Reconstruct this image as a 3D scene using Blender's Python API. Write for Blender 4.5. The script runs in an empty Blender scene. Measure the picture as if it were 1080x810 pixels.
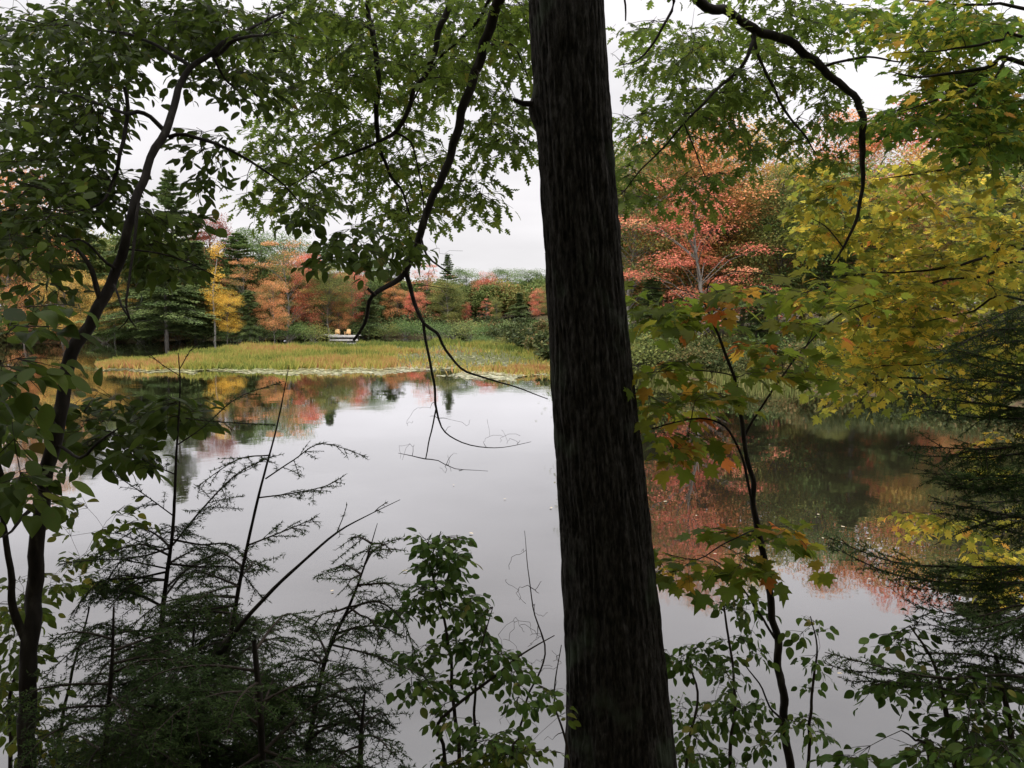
import bpy, math, random
import numpy as np
from mathutils import Vector, noise as mnoise
R = math.radians
rng = np.random.default_rng(7); random.seed(7)

# ------------------------------------------------------------------ camera, sky, sun, exposure
sc = bpy.context.scene
CAMZ = 4.0; FPX = 860.0; PITCH = math.atan(80/860)
cam_d = bpy.data.cameras.new('camera'); cam = bpy.data.objects.new('camera', cam_d)
sc.collection.objects.link(cam); sc.camera = cam
cam.location = (0, 0, CAMZ); cam.rotation_euler = (math.pi/2-PITCH, 0, 0)
cam_d.sensor_width = 36; cam_d.lens = 36*FPX/1080; cam_d.clip_end = 5000; cam_d.clip_start = 0.05
sc.render.engine = 'CYCLES'
sc.cycles.max_bounces = 8; sc.cycles.transparent_max_bounces = 4
sc.view_settings.view_transform = 'Standard'; sc.view_settings.look = 'None'
sc.view_settings.gamma = 1; sc.view_settings.exposure = 0.32
SUN_EL, SUN_AZ = R(48), R(200)      # azimuth clockwise from +Y: behind the camera, to the left
w = bpy.data.worlds.new('World'); sc.world = w; w.use_nodes = True
nt = w.node_tree; N = nt.nodes; L = nt.links
bg = N['Background']; bg.inputs[1].default_value = 0.1
sky = N.new('ShaderNodeTexSky'); sky.sky_type = 'NISHITA'; sky.sun_disc = False
sky.sun_elevation = SUN_EL; sky.sun_rotation = SUN_AZ
hs = N.new('ShaderNodeHueSaturation'); hs.inputs['Saturation'].default_value = 0.1; L.new(sky.outputs[0], hs.inputs['Color'])
tc = N.new('ShaderNodeTexCoord'); sep = N.new('ShaderNodeSeparateXYZ'); L.new(tc.outputs['Generated'], sep.inputs[0])
grad = N.new('ShaderNodeValToRGB'); L.new(sep.outputs[2], grad.inputs[0])        # overcast: brighter towards the zenith
e = grad.color_ramp.elements
e[0].position = 0.0; e[0].color = (.735, .735, .75, 1); e[1].position = 1; e[1].color = (1, .99, 1, 1)
for p, c in ((.045, (.80, .785, .80, 1)), (.12, (.78, .76, .78, 1)), (.25, (.86, .845, .87, 1)), (.36, (.93, .905, .93, 1)), (.5, (.88, .87, .89, 1))):
    q = e.new(p); q.color = c
mp = N.new('ShaderNodeMapping'); mp.inputs['Scale'].default_value = (1.3, 1.3, 5.0); L.new(tc.outputs['Generated'], mp.inputs[0])
ns = N.new('ShaderNodeTexNoise'); ns.inputs['Scale'].default_value = 2.2; ns.inputs['Detail'].default_value = 5; L.new(mp.outputs[0], ns.inputs['Vector'])
mr = N.new('ShaderNodeMapRange'); mr.inputs[1].default_value = .3; mr.inputs[2].default_value = .7
mr.inputs[3].default_value = 8.2; mr.inputs[4].default_value = 10.7; L.new(ns.outputs[0], mr.inputs[0])
mul = N.new('ShaderNodeMixRGB'); mul.blend_type = 'MULTIPLY'; mul.inputs[0].default_value = 1
L.new(grad.outputs[0], mul.inputs[1]); L.new(mr.outputs[0], mul.inputs[2])
zf = N.new('ShaderNodeMapRange'); zf.inputs[1].default_value = .45; zf.inputs[2].default_value = 1; zf.inputs[3].default_value = 1; zf.inputs[4].default_value = 3.0; L.new(sep.outputs[2], zf.inputs[0])
mul2 = N.new('ShaderNodeMixRGB'); mul2.blend_type = 'MULTIPLY'; mul2.inputs[0].default_value = 1; L.new(mul.outputs[0], mul2.inputs[1]); L.new(zf.outputs[0], mul2.inputs[2])
mx = N.new('ShaderNodeMixRGB'); mx.inputs[0].default_value = .96; L.new(hs.outputs[0], mx.inputs[1]); L.new(mul2.outputs[0], mx.inputs[2])
L.new(mx.outputs[0], bg.inputs[0])
sd = bpy.data.lights.new('sun', 'SUN'); sd.energy = 1.5; sd.angle = R(25); sd.color = (1, .97, .92)
sun = bpy.data.objects.new('sun', sd); sc.collection.objects.link(sun)
sdir = Vector((math.sin(SUN_AZ)*math.cos(SUN_EL), math.cos(SUN_AZ)*math.cos(SUN_EL), math.sin(SUN_EL)))
sun.rotation_euler = sdir.to_track_quat('Z', 'Y').to_euler()

# ------------------------------------------------------------------ helpers
FW = np.array([0, math.cos(PITCH), -math.sin(PITCH)]); UP = np.array([0, math.sin(PITCH), math.cos(PITCH)])
CAM = np.array([0, 0, CAMZ])
def ray(x, y): return FW + (x-540)/FPX*np.array([1., 0, 0]) + (405-y)/FPX*UP
def at(x, y, d):
    r = ray(x, y); return CAM + r*(d/r[1])
def onwater(x, y):
    r = ray(x, y); return CAM + r*(-CAMZ/r[2])

def mesh_obj(name, verts, faces, mat, parent=None, var=None, smooth=False):
    """faces: list of int arrays (M,k)"""
    me = bpy.data.meshes.new(name); verts = np.asarray(verts, np.float32)
    me.vertices.add(len(verts)); me.vertices.foreach_set('co', verts.ravel())
    fl = [np.asarray(f, np.int32) for f in faces if len(f)]
    loops = np.concatenate([f.ravel() for f in fl]); tot = np.concatenate([np.full(len(f), f.shape[1], np.int32) for f in fl])
    st = np.concatenate([[0], np.cumsum(tot)[:-1]]).astype(np.int32)
    me.loops.add(len(loops)); me.loops.foreach_set('vertex_index', loops)
    me.polygons.add(len(tot)); me.polygons.foreach_set('loop_start', st); me.polygons.foreach_set('loop_total', tot)
    me.update(calc_edges=True)
    if smooth: me.polygons.foreach_set('use_smooth', np.ones(len(tot), bool))
    if var is not None:
        a = me.color_attributes.new('var', 'FLOAT_COLOR', 'POINT')
        c = np.ones((len(verts), 4), np.float32); c[:, :var.shape[1]] = var; a.data.foreach_set('color', c.ravel())
    me.validate()
    o = bpy.data.objects.new(name, me); sc.collection.objects.link(o)
    if mat: me.materials.append(mat)
    if parent: o.parent = parent
    return o
def tag(o, label=None, cat=None, group=None, kind=None):
    if label: o['label'] = label
    if cat: o['category'] = cat
    if group: o['group'] = group
    if kind: o['kind'] = kind
    return o
def empty(name, loc, label, cat, group=None):
    o = bpy.data.objects.new(name, None); sc.collection.objects.link(o); o.location = tuple(loc)
    return tag(o, label, cat, group)

class Tubes:
    def __init__(s): s.v = []; s.f = []; s.n = 0
    def add(s, pts, rad, sides=8, wob=0.0):
        P = np.asarray(pts, float); n = len(P)
        if np.isscalar(rad): rad = np.full(n, rad)
        rad = np.asarray(rad, float)
        T = np.gradient(P, axis=0); T /= np.linalg.norm(T, axis=1)[:, None]+1e-9
        ref = np.array([0.31, 0.92, 0.23]) if abs(T[0][2]) > .6 else np.array([0.05, 0.1, 1.])
        U = np.cross(T, ref); U /= np.linalg.norm(U, axis=1)[:, None]+1e-9
        V = np.cross(T, U)
        a = np.arange(sides)/sides*2*np.pi
        rr = rad[:, None]*(1+wob*rng.normal(size=(n, sides)))
        ring = P[:, None]+rr[..., None]*(np.cos(a)[None, :, None]*U[:, None]+np.sin(a)[None, :, None]*V[:, None])
        s.v.append(ring.reshape(-1, 3))
        i = np.arange(n-1)[:, None]*sides; j = np.arange(sides)[None]; k = (j+1) % sides
        s.f.append((np.stack([i+j, i+k, i+sides+k, i+sides+j], -1).reshape(-1, 4))+s.n); s.n += n*sides
    def build(s, name, mat, parent=None, off=None):
        v = np.concatenate(s.v)
        if off is not None: v = v-np.asarray(off)
        return mesh_obj(name, v, s.f, mat, parent, smooth=True)

def smooth_path(pts, step):
    """Catmull-Rom through rows of values (any width), sampled about every step metres"""
    P = np.asarray(pts, float); n = len(P)
    if n < 3:
        k = max(2, int(np.linalg.norm(P[-1, :3]-P[0, :3])/step)+1); t = np.linspace(0, 1, k)[:, None]
        return P[0]*(1-t)+P[-1]*t
    Q = np.vstack([2*P[0]-P[1], P, 2*P[-1]-P[-2]]); out = []
    for i in range(1, n):
        a, b, c, d = Q[i-1], Q[i], Q[i+1], Q[i+2]
        k = max(2, int(np.linalg.norm(c[:3]-b[:3])/step)+1); t = np.linspace(0, 1, k, endpoint=False)[:, None]
        out.append(.5*((2*b)+(-a+c)*t+(2*a-5*b+4*c-d)*t**2+(-a+3*b-3*c+d)*t**3))
    out.append(P[-1:]); return np.vstack(out)

# leaf shapes: a fan round vertex 0, in the xy plane, tip along +y, about one unit long
def fan(outline):
    o = np.array(outline, float); v = np.zeros((len(o)+1, 3)); v[1:, :2] = o; v[0, :2] = (0, .42)
    n = len(o); f = np.array([[0, 1+i, 1+(i+1) % n] for i in range(n)])
    r = np.hypot(v[:, 0], v[:, 1]-.4); v[:, 2] = .25*np.abs(v[:, 0])-.35*r**2
    return v, f
def sym(half): return half+[(-x, y) for x, y in half[::-1] if x > 0]
OVATE = fan(sym([(0, 0), (.17, .08), (.29, .25), (.33, .45), (.26, .68), (.13, .87), (0, 1)]))
SMALL = fan(sym([(0, 0), (.24, .25), (.27, .55), (0, 1)]))
MAPLE = fan(sym([(0, .1), (.14, .02), (.34, .0), (.27, .13), (.52, .25), (.44, .34), (.62, .55), (.42, .53), (.33, .5), (.26, .55), (.30, .76), (.14, .74), (0, 1.03)]))
OAK = fan(sym([(0, 0), (.06, .1), (.22, .13), (.2, .24), (.09, .3), (.34, .38), (.40, .50), (.12, .5), (.30, .66), (.32, .76), (.1, .72), (.14, .92), (0, 1)]))
DIAMOND = (np.array([[0, 0, 0], [.32, .5, .05], [0, 1, 0], [-.32, .5, .05]], float), np.array([[0, 1, 2, 3]]))
BLADE = (np.array([[-.05, 0, 0], [.05, 0, 0], [0, 1, 0]], float), np.array([[0, 1, 2]]))

def norm(a): return a/(np.linalg.norm(a, axis=-1, keepdims=True)+1e-9)
def place(shape, pos, axis, nrm, size, width=None):
    V, F = shape; n = len(pos); m = len(V)
    y = norm(axis); x = norm(np.cross(y, nrm)); z = np.cross(x, y)
    s = size[:, None, None]; wx = 1 if width is None else width[:, None, None]
    cu = rng.uniform(-.4, 2.2, n)[:, None, None]
    out = pos[:, None]+s*(V[None, :, :1]*wx*x[:, None]+V[None, :, 1:2]*y[:, None]+cu*V[None, :, 2:]*z[:, None])
    f = (F[None]+(np.arange(n)*m)[:, None, None]).reshape(-1, F.shape[1])
    return out.reshape(-1, 3), f
class Leaves:
    def __init__(s): s.p = []; s.a = []; s.n = []; s.s = []; s.c = []
    def add(s, p, a, n, size, c): s.p.append(p); s.a.append(a); s.n.append(n); s.s.append(size); s.c.append(c)
    def build(s, name, shape, mat, parent=None, off=(0, 0, 0)):
        if not s.p: return None
        p = np.array(s.p)-np.asarray(off); n = len(p)
        v, f = place(shape, p, np.array(s.a), np.array(s.n), np.array(s.s), rng.uniform(.75, 1.1, n))
        m = len(shape[0]); var = np.stack([np.repeat(rng.random(n), m), np.repeat(np.array(s.c), m), np.repeat(rng.random(n), m)], 1)
        return mesh_obj(name, v, [f], mat, parent, var)

# ------------------------------------------------------------------ materials
def newmat(name):
    m = bpy.data.materials.new(name); m.use_nodes = True; t = m.node_tree
    return m, t.nodes, t.links, t.nodes['Principled BSDF'], t.nodes['Material Output']
def ramp(N, stops):
    r = N.new('ShaderNodeValToRGB'); e = r.color_ramp.elements
    e[0].position = stops[0][0]; e[0].color = (*stops[0][1], 1); e[1].position = stops[-1][0]; e[1].color = (*stops[-1][1], 1)
    for p, c in stops[1:-1]: q = e.new(p); q.color = (*c, 1)
    return r
def leafmat(name, stops, trans=.4, clump=.35, rough=.55, spots=0.0):
    far = rough == .55 and trans <= .4; wl = .32 if far else .55
    if far: trans = min(trans, .28)
    m, N, L, b, out = newmat(name)
    at_ = N.new('ShaderNodeAttribute'); at_.attribute_name = 'var'; sp = N.new('ShaderNodeSeparateColor'); L.new(at_.outputs['Color'], sp.inputs[0])
    # colour runs by clump and by leaf: mostly clump with leaf scatter
    ma = N.new('ShaderNodeMath'); ma.operation = 'MULTIPLY_ADD'; ma.inputs[1].default_value = wl
    mb = N.new('ShaderNodeMath'); mb.operation = 'MULTIPLY'; mb.inputs[1].default_value = 1-wl
    L.new(sp.outputs[1], mb.inputs[0]); L.new(sp.outputs[0], ma.inputs[0]); L.new(mb.outputs[0], ma.inputs[2])
    r = ramp(N, stops); L.new(ma.outputs[0], r.inputs[0])
    h = N.new('ShaderNodeHueSaturation'); L.new(r.outputs[0], h.inputs['Color'])
    v = N.new('ShaderNodeMapRange'); v.inputs[3].default_value = 1-clump; v.inputs[4].default_value = 1+clump
    L.new(sp.outputs[2], v.inputs[0]); L.new(v.outputs[0], h.inputs['Value'])
    col = h.outputs[0]
    if spots:
        nz = N.new('ShaderNodeTexNoise'); nz.inputs['Scale'].default_value = 55; nz.inputs['Detail'].default_value = 4
        c = N.new('ShaderNodeTexCoord'); L.new(c.outputs['Object'], nz.inputs['Vector'])
        rr = ramp(N, [(.55, (0, 0, 0)), (.72, (1, 1, 1))]); L.new(nz.outputs[0], rr.inputs[0])
        mu = N.new('ShaderNodeMath'); mu.operation = 'MULTIPLY'; mu.inputs[1].default_value = spots; L.new(rr.outputs[0], mu.inputs[0])
        mm = N.new('ShaderNodeMixRGB'); L.new(mu.outputs[0], mm.inputs[0]); L.new(col, mm.inputs[1]); mm.inputs[2].default_value = (.12, .07, .03, 1); col = mm.outputs[0]
    L.new(col, b.inputs['Base Color']); b.inputs['Roughness'].default_value = rough; b.inputs['Specular IOR Level'].default_value = .12
    tr = N.new('ShaderNodeBsdfTranslucent'); g = N.new('ShaderNodeGamma'); g.inputs[1].default_value = .92; L.new(col, g.inputs[0]); L.new(g.outputs[0], tr.inputs[0])
    mix = N.new('ShaderNodeMixShader'); mix.inputs[0].default_value = trans
    L.new(b.outputs[0], mix.inputs[1]); L.new(tr.outputs[0], mix.inputs[2]); L.new(mix.outputs[0], out.inputs[0])
    return m
def noisemat(name, stops, scale=8, rough=.9, bump=.3, dist=.02, stretch=(1, 1, 1), detail=6):
    m, N, L, b, out = newmat(name)
    c = N.new('ShaderNodeTexCoord'); mp = N.new('ShaderNodeMapping'); mp.inputs['Scale'].default_value = stretch; L.new(c.outputs['Object'], mp.inputs[0])
    n = N.new('ShaderNodeTexNoise'); n.inputs['Scale'].default_value = scale; n.inputs['Detail'].default_value = detail; L.new(mp.outputs[0], n.inputs['Vector'])
    r = ramp(N, stops); L.new(n.outputs[0], r.inputs[0]); L.new(r.outputs[0], b.inputs['Base Color'])
    b.inputs['Roughness'].default_value = rough; b.inputs['Specular IOR Level'].default_value = .2
    if bump:
        bp = N.new('ShaderNodeBump'); bp.inputs['Strength'].default_value = bump; bp.inputs['Distance'].default_value = dist; L.new(n.outputs[0], bp.inputs['Height']); L.new(bp.outputs[0], b.inputs['Normal'])
    return m

M = {}
M['bark'] = noisemat('young_bark', [(.3, (.014, .011, .009)), (.6, (.032, .026, .021)), (.75, (.07, .065, .05))], 30, .85, .5, .01, (1, 1, .35))
M['twig'] = noisemat('twig_bark', [(.3, (.025, .018, .013)), (.7, (.055, .042, .032))], 40, .8, .2, .005)
M['farbark'] = noisemat('grey_bark', [(.3, (.10, .09, .08)), (.7, (.26, .24, .21))], 6, .9, .2, .02, (1, 1, .3))
M['paper'] = noisemat('pale_bark', [(.3, (.22, .20, .18)), (.55, (.36, .34, .31)), (.7, (.10, .09, .08))], 5, .8, .1, .02, (.4, .4, 3))
def leaf_set():
    G = lambda a, b, c: (a, b, c)
    M['beech'] = leafmat('oval_green_leaf', [(.05, (0.037, 0.060, 0.010)), (.5, (0.065, 0.101, 0.015)), (.9, (0.102, 0.142, 0.022)), (.99, (0.214, 0.147, 0.030))], .5, .3, .5, .25)
    M['oak'] = leafmat('lobed_green_leaf', [(.05, (0.076, 0.118, 0.017)), (.5, (0.122, 0.185, 0.026)), (.85, (0.198, 0.259, 0.037)), (1, (0.304, 0.270, 0.043))], .6, .3, .5, .2)
    M['gmaple'] = leafmat('green_maple_leaf', [(.05, (0.069, 0.138, 0.021)), (.45, (0.127, 0.218, 0.029)), (.72, (0.322, 0.333, 0.034)), (.9, (0.575, 0.437, 0.046)), (1, (0.575, 0.230, 0.057))], .65, .25, .5, .2)
    M['ymaple'] = leafmat('yellow_maple_leaf', [(.05, (0.146, 0.191, 0.026)), (.38, (0.280, 0.307, 0.040)), (.58, (0.515, 0.445, 0.054)), (.8, (0.851, 0.636, 0.072)), (.95, (0.874, 0.424, 0.072)), (1, (0.672, 0.212, 0.060))], .65, .22, .5, .2)
    M['sapmaple'] = leafmat('turning_maple_leaf', [(.1, (.09, .14, .014)), (.45, (.15, .20, .018)), (.68, (.25, .24, .022)), (.8, (.48, .28, .03)), (.92, (.62, .17, .035))], .65, .25, .5, .3)
    M['shrubleaf'] = leafmat('shrub_leaf', [(.1, (0.040, 0.081, 0.014)), (.5, (0.069, 0.127, 0.021)), (.85, (0.127, 0.184, 0.034)), (1, (0.276, 0.230, 0.057))], .4, .3, .4, .3)
    M['yshrub'] = leafmat('yellow_green_shrub_leaf', [(.1, (.06, .10, .013)), (.6, (.10, .14, .017)), (1, (.24, .21, .03))], .45, .3, .45, .2)
    M['hemneedle'] = leafmat('hemlock_needle', [(.1, (.025, .045, .013)), (.6, (.042, .072, .018)), (1, (.07, .105, .026))], .35, .3, .8)
    M['red'] = leafmat('red_leaf', [(.1, (0.189, 0.138, 0.056)), (.3, (0.449, 0.114, 0.079)), (.6, (0.639, 0.173, 0.123)), (.9, (0.734, 0.310, 0.168)), (1, (0.415, 0.345, 0.111))], .4, .25)
    M['pink'] = leafmat('coral_leaf', [(.08, (0.181, 0.175, 0.066)), (.25, (0.569, 0.153, 0.098)), (.55, (0.800, 0.240, 0.164)), (.8, (0.810, 0.371, 0.197)), (.95, (0.387, 0.306, 0.109))], .4, .25)
    M['crimson'] = leafmat('crimson_leaf', [(.1, (0.177, 0.048, 0.035)), (.5, (0.332, 0.082, 0.055)), (1, (0.464, 0.205, 0.109))], .35, .25)
    M['orange'] = leafmat('orange_leaf', [(.05, (0.144, 0.175, 0.055)), (.32, (0.263, 0.238, 0.077)), (.42, (0.631, 0.289, 0.122)), (.65, (0.789, 0.327, 0.144)), (.85, (0.789, 0.427, 0.166)), (1, (0.658, 0.201, 0.111))], .4, .25)
    M['gold'] = leafmat('gold_leaf', [(.1, (0.189, 0.200, 0.056)), (.35, (0.337, 0.288, 0.079)), (.6, (0.675, 0.450, 0.124)), (.85, (0.783, 0.500, 0.135)), (1, (0.783, 0.375, 0.135))], .4, .25)
    M['yellow'] = leafmat('yellow_leaf', [(.1, (0.672, 0.426, 0.067)), (.6, (0.850, 0.582, 0.101)), (1, (0.739, 0.426, 0.090))], .4, .2)
    M['olive'] = leafmat('olive_leaf', [(.05, (0.109, 0.138, 0.043)), (.5, (0.203, 0.232, 0.065)), (.85, (0.319, 0.304, 0.087)), (1, (0.551, 0.319, 0.116))], .4, .3)
    M['green'] = leafmat('green_leaf', [(.05, (0.075, 0.128, 0.042)), (.5, (0.135, 0.210, 0.063)), (.9, (0.210, 0.285, 0.090)), (1, (0.330, 0.330, 0.105))], .4, .3)
    M['pine'] = leafmat('pine_needle', [(.1, (0.096, 0.151, 0.058)), (.6, (0.166, 0.233, 0.080)), (1, (0.260, 0.300, 0.102))], .15, .3)
    M['hem'] = leafmat('dark_conifer_needle', [(.1, (0.072, 0.114, 0.041)), (.6, (0.136, 0.187, 0.062)), (1, (0.217, 0.260, 0.083))], .15, .3)
    M['russet'] = leafmat('russet_leaf', [(.1, (0.208, 0.091, 0.039)), (.5, (0.338, 0.182, 0.078)), (1, (0.260, 0.234, 0.078))], .35, .3)
    M['lime'] = leafmat('lime_leaf', [(.1, (0.216, 0.288, 0.060)), (.6, (0.360, 0.408, 0.084)), (1, (0.504, 0.480, 0.120))], .4, .2)
leaf_set()
M['woodmix'] = leafmat('mixed_wood_leaf', [(.05, (0.081, 0.115, 0.035)), (.4, (0.149, 0.196, 0.055)), (.6, (0.230, 0.241, 0.070)), (.8, (0.345, 0.230, 0.080)), (1, (0.483, 0.230, 0.100))], .4, .3)
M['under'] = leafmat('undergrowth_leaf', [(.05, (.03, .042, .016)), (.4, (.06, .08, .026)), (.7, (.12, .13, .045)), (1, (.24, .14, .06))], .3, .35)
# oak trunk bark with lichen
m, N, L, b, out = newmat('furrowed_bark'); M['oakbark'] = m
c = N.new('ShaderNodeTexCoord'); mp = N.new('ShaderNodeMapping'); mp.inputs['Scale'].default_value = (1, 1, .28); L.new(c.outputs['Object'], mp.inputs[0])
n1 = N.new('ShaderNodeTexNoise'); n1.inputs['Scale'].default_value = 75; n1.inputs['Detail'].default_value = 8; n1.inputs['Roughness'].default_value = .65; L.new(mp.outputs[0], n1.inputs['Vector'])
r1 = ramp(N, [(.36, (.010, .009, .008)), (.5, (.030, .027, .023)), (.66, (.066, .060, .053))]); L.new(n1.outputs[0], r1.inputs[0])
n2 = N.new('ShaderNodeTexNoise'); n2.inputs['Scale'].default_value = 4.5; n2.inputs['Detail'].default_value = 6; L.new(c.outputs['Object'], n2.inputs['Vector'])
r2 = ramp(N, [(.56, (0, 0, 0)), (.70, (.8, .8, .8))]); L.new(n2.outputs[0], r2.inputs[0])
mm = N.new('ShaderNodeMixRGB'); L.new(r2.outputs[0], mm.inputs[0]); L.new(r1.outputs[0], mm.inputs[1]); mm.inputs[2].default_value = (.065, .08, .055, 1)
L.new(mm.outputs[0], b.inputs['Base Color']); b.inputs['Roughness'].default_value = .95; b.inputs['Specular IOR Level'].default_value = .1
bp = N.new('ShaderNodeBump'); bp.inputs['Strength'].default_value = .8; bp.inputs['Distance'].default_value = .012; L.new(n1.outputs[0], bp.inputs['Height']); L.new(bp.outputs[0], b.inputs['Normal'])
# water
m, N, L, b, out = newmat('pond_water'); M['water'] = m
b.inputs['Base Color'].default_value = (.022, .018, .012, 1); b.inputs['Roughness'].default_value = .6; b.inputs['Specular IOR Level'].default_value = 0
gl = N.new('ShaderNodeBsdfGlossy'); gl.inputs['Roughness'].default_value = .025; gl.inputs['Color'].default_value = (.95, .95, .97, 1)
fr = N.new('ShaderNodeFresnel'); fr.inputs[0].default_value = 1.33
mr = N.new('ShaderNodeMapRange'); mr.inputs[2].default_value = .48; mr.inputs[3].default_value = .17; mr.inputs[4].default_value = .96; L.new(fr.outputs[0], mr.inputs[0])
c = N.new('ShaderNodeTexCoord')
na = N.new('ShaderNodeTexNoise'); na.inputs['Scale'].default_value = .9; na.inputs['Detail'].default_value = 3; L.new(c.outputs['Object'], na.inputs['Vector'])
nb = N.new('ShaderNodeTexNoise'); nb.inputs['Scale'].default_value = .12; nb.inputs['Detail'].default_value = 2; L.new(c.outputs['Object'], nb.inputs['Vector'])
ad = N.new('ShaderNodeMath'); ad.operation = 'MULTIPLY_ADD'; ad.inputs[1].default_value = 2.0; L.new(nb.outputs[0], ad.inputs[0]); L.new(na.outputs[0], ad.inputs[2])
rg = N.new('ShaderNodeMapRange'); rg.inputs[1].default_value = .42; rg.inputs[2].default_value = .68; rg.inputs[3].default_value = .008; rg.inputs[4].default_value = .07; L.new(nb.outputs[0], rg.inputs[0]); L.new(rg.outputs[0], gl.inputs['Roughness'])
bp = N.new('ShaderNodeBump'); bp.inputs['Strength'].default_value = .14; bp.inputs['Distance'].default_value = .02; L.new(ad.outputs[0], bp.inputs['Height']); L.new(bp.outputs[0], gl.inputs['Normal'])
mix = N.new('ShaderNodeMixShader'); L.new(mr.outputs[0], mix.inputs[0]); L.new(b.outputs[0], mix.inputs[1]); L.new(gl.outputs[0], mix.inputs[2]); L.new(mix.outputs[0], out.inputs[0])
M['ground'] = noisemat('leaf_litter', [(.3, (.04, .03, .018)), (.5, (.09, .06, .03)), (.62, (.07, .08, .03)), (.75, (.18, .09, .04))], 3, .95, .5, .05)
M['mud'] = noisemat('marsh_mud', [(.3, (.05, .045, .02)), (.6, (.10, .11, .03)), (.8, (.14, .12, .05))], 1.5, .8, .3, .05)
M['grass'] = leafmat('marsh_grass_blade', [(.1, (0.107, 0.146, 0.036)), (.35, (0.232, 0.258, 0.054)), (.6, (0.357, 0.327, 0.077)), (.85, (0.446, 0.275, 0.099)), (1, (0.402, 0.155, 0.081))], .4, .2)
M['reed'] = leafmat('reed_blade', [(.1, (.12, .15, .04)), (.6, (.22, .23, .07)), (1, (.34, .28, .12))], .4, .2)
M['pad'] = leafmat('lily_pad', [(.1, (.30, .33, .14)), (.6, (.50, .48, .28)), (1, (.60, .48, .30))], .1, .2, .22)
M['pad'].node_tree.nodes['Principled BSDF'].inputs['Specular IOR Level'].default_value = 1.0
M['palewood'] = noisemat('weathered_dock_boards', [(.3, (.32, .31, .29)), (.7, (.52, .50, .47))], 4, .8, .1, .01, (1, 8, 1))
M['darkwood'] = noisemat('wet_wood', [(.3, (.03, .025, .02)), (.7, (.07, .06, .05))], 5, .8, .1, .01)
M['cedar'] = noisemat('cedar_boards', [(.3, (.58, .34, .14)), (.7, (.78, .52, .26))], 6, .6, .1, .01)
M['floatleaf'] = noisemat('fallen_leaf', [(.3, (.32, .26, .16)), (.7, (.5, .42, .30))], 20, .5, 0)
M['rock'] = noisemat('grey_rock', [(.3, (.14, .14, .13)), (.7, (.3, .3, .28))], 3, .9, .4, .05)

# ------------------------------------------------------------------ terrain and water
SHORE = [(-500, 366), (-250, 364), (0, 362), (100, 361), (200, 358), (330, 356), (360, 355), (470, 356), (540, 366), (575, 382), (620, 394), (700, 400), (760, 403), (850, 411), (1000, 421), (1200, 436), (1500, 462)]
sa = [math.atan2(*onwater(x, y)[:2]) for x, y in SHORE]; sr = [float(np.hypot(*onwater(x, y)[:2])) for x, y in SHORE]
sa = [-R(110)]+sa+[R(110)]; sr = [90.]+sr+[18.]
def terrain(X, Y):
    X = np.asarray(X, float); Y = np.asarray(Y, float)
    th = np.arctan2(X, Y); r = np.hypot(X, Y)
    s = r-np.interp(th, sa, sr)+1.2*np.sin(th*37)+.6*np.sin(th*91)
    far = np.where(s < 0, np.maximum(s*.15, -1.5), .35*(1-np.exp(-s/1.5))+.035*np.clip(s, 0, 120))
    near = 2.35-.45*np.maximum(Y, -3)+.12*np.sin(X*1.3)+.08*np.sin(Y*2.1+X)
    near = np.maximum(near, -1.5)
    return np.maximum(far, near)
gx = np.sinh(np.linspace(-1, 1, 241)*4.2)/math.sinh(4.2)*900
gy = np.concatenate([np.linspace(-90, -6, 20), np.linspace(-5, 9, 40), np.linspace(10, 200, 240), 200+np.geomspace(5, 1500, 30)])
XX, YY = np.meshgrid(gx, gy); ZZ = terrain(XX, YY)
nx, ny = len(gx), len(gy); i = (np.arange(ny-1)[:, None]*nx+np.arange(nx-1)[None]).ravel()
tag(mesh_obj('ground', np.stack([XX.ravel(), YY.ravel(), ZZ.ravel()], 1), [np.stack([i, i+1, i+nx+1, i+nx], 1)], M['ground'], smooth=True), kind='structure')
tag(mesh_obj('water', [(-900, -80, 0), (900, -80, 0), (900, 1700, 0), (-900, 1700, 0)], [np.array([[0, 1, 2, 3]])], M['water']), kind='structure')

# ------------------------------------------------------------------ marsh: mud, grass, lily pads
from math import inf
MF = [(104, 389), (160, 391), (300, 391.5), (440, 390), (520, 396), (600, 401)]           # front edge in the photo's rows
MBk = [(104, 387), (150, 379), (220, 372), (300, 366), (420, 362.5), (500, 362), (600, 376)]
def edge(tab, x): return np.interp(x, [t[0] for t in tab], [t[1] for t in tab])
def marsh_pt(u, t, jit=0):
    x = 104+496*u; y0 = edge(MBk, x); y1 = edge(MF, x)+.8*math.sin(x*.13)+.5*math.sin(x*.41)+.4*math.sin(x*.97); y0 += .9*math.sin(x*.09)+.5*math.sin(x*.31)
    d0 = onwater(x, y0); d1 = onwater(x, y1); return d0*(1-t)+d1*t
us = np.linspace(0, 1, 90); ts = np.linspace(0, 1, 8)
mv = np.array([marsh_pt(u, t) for t in ts for u in us]); tt = np.repeat(ts, 90); mv[:, 2] = np.where((tt == 0) | (tt == 1), -.06, [.02+.06*mnoise.noise(Vector((q[0]*.3, q[1]*.3, 2))) for q in mv])
i = (np.arange(7)[:, None]*90+np.arange(89)[None]).ravel()
tag(mesh_obj('mud', mv, [np.stack([i, i+1, i+91, i+90], 1)], M['mud'], smooth=True), kind='structure')
def marsh_density(x, P):
    return 1
lv = Leaves()
pos = []
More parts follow.
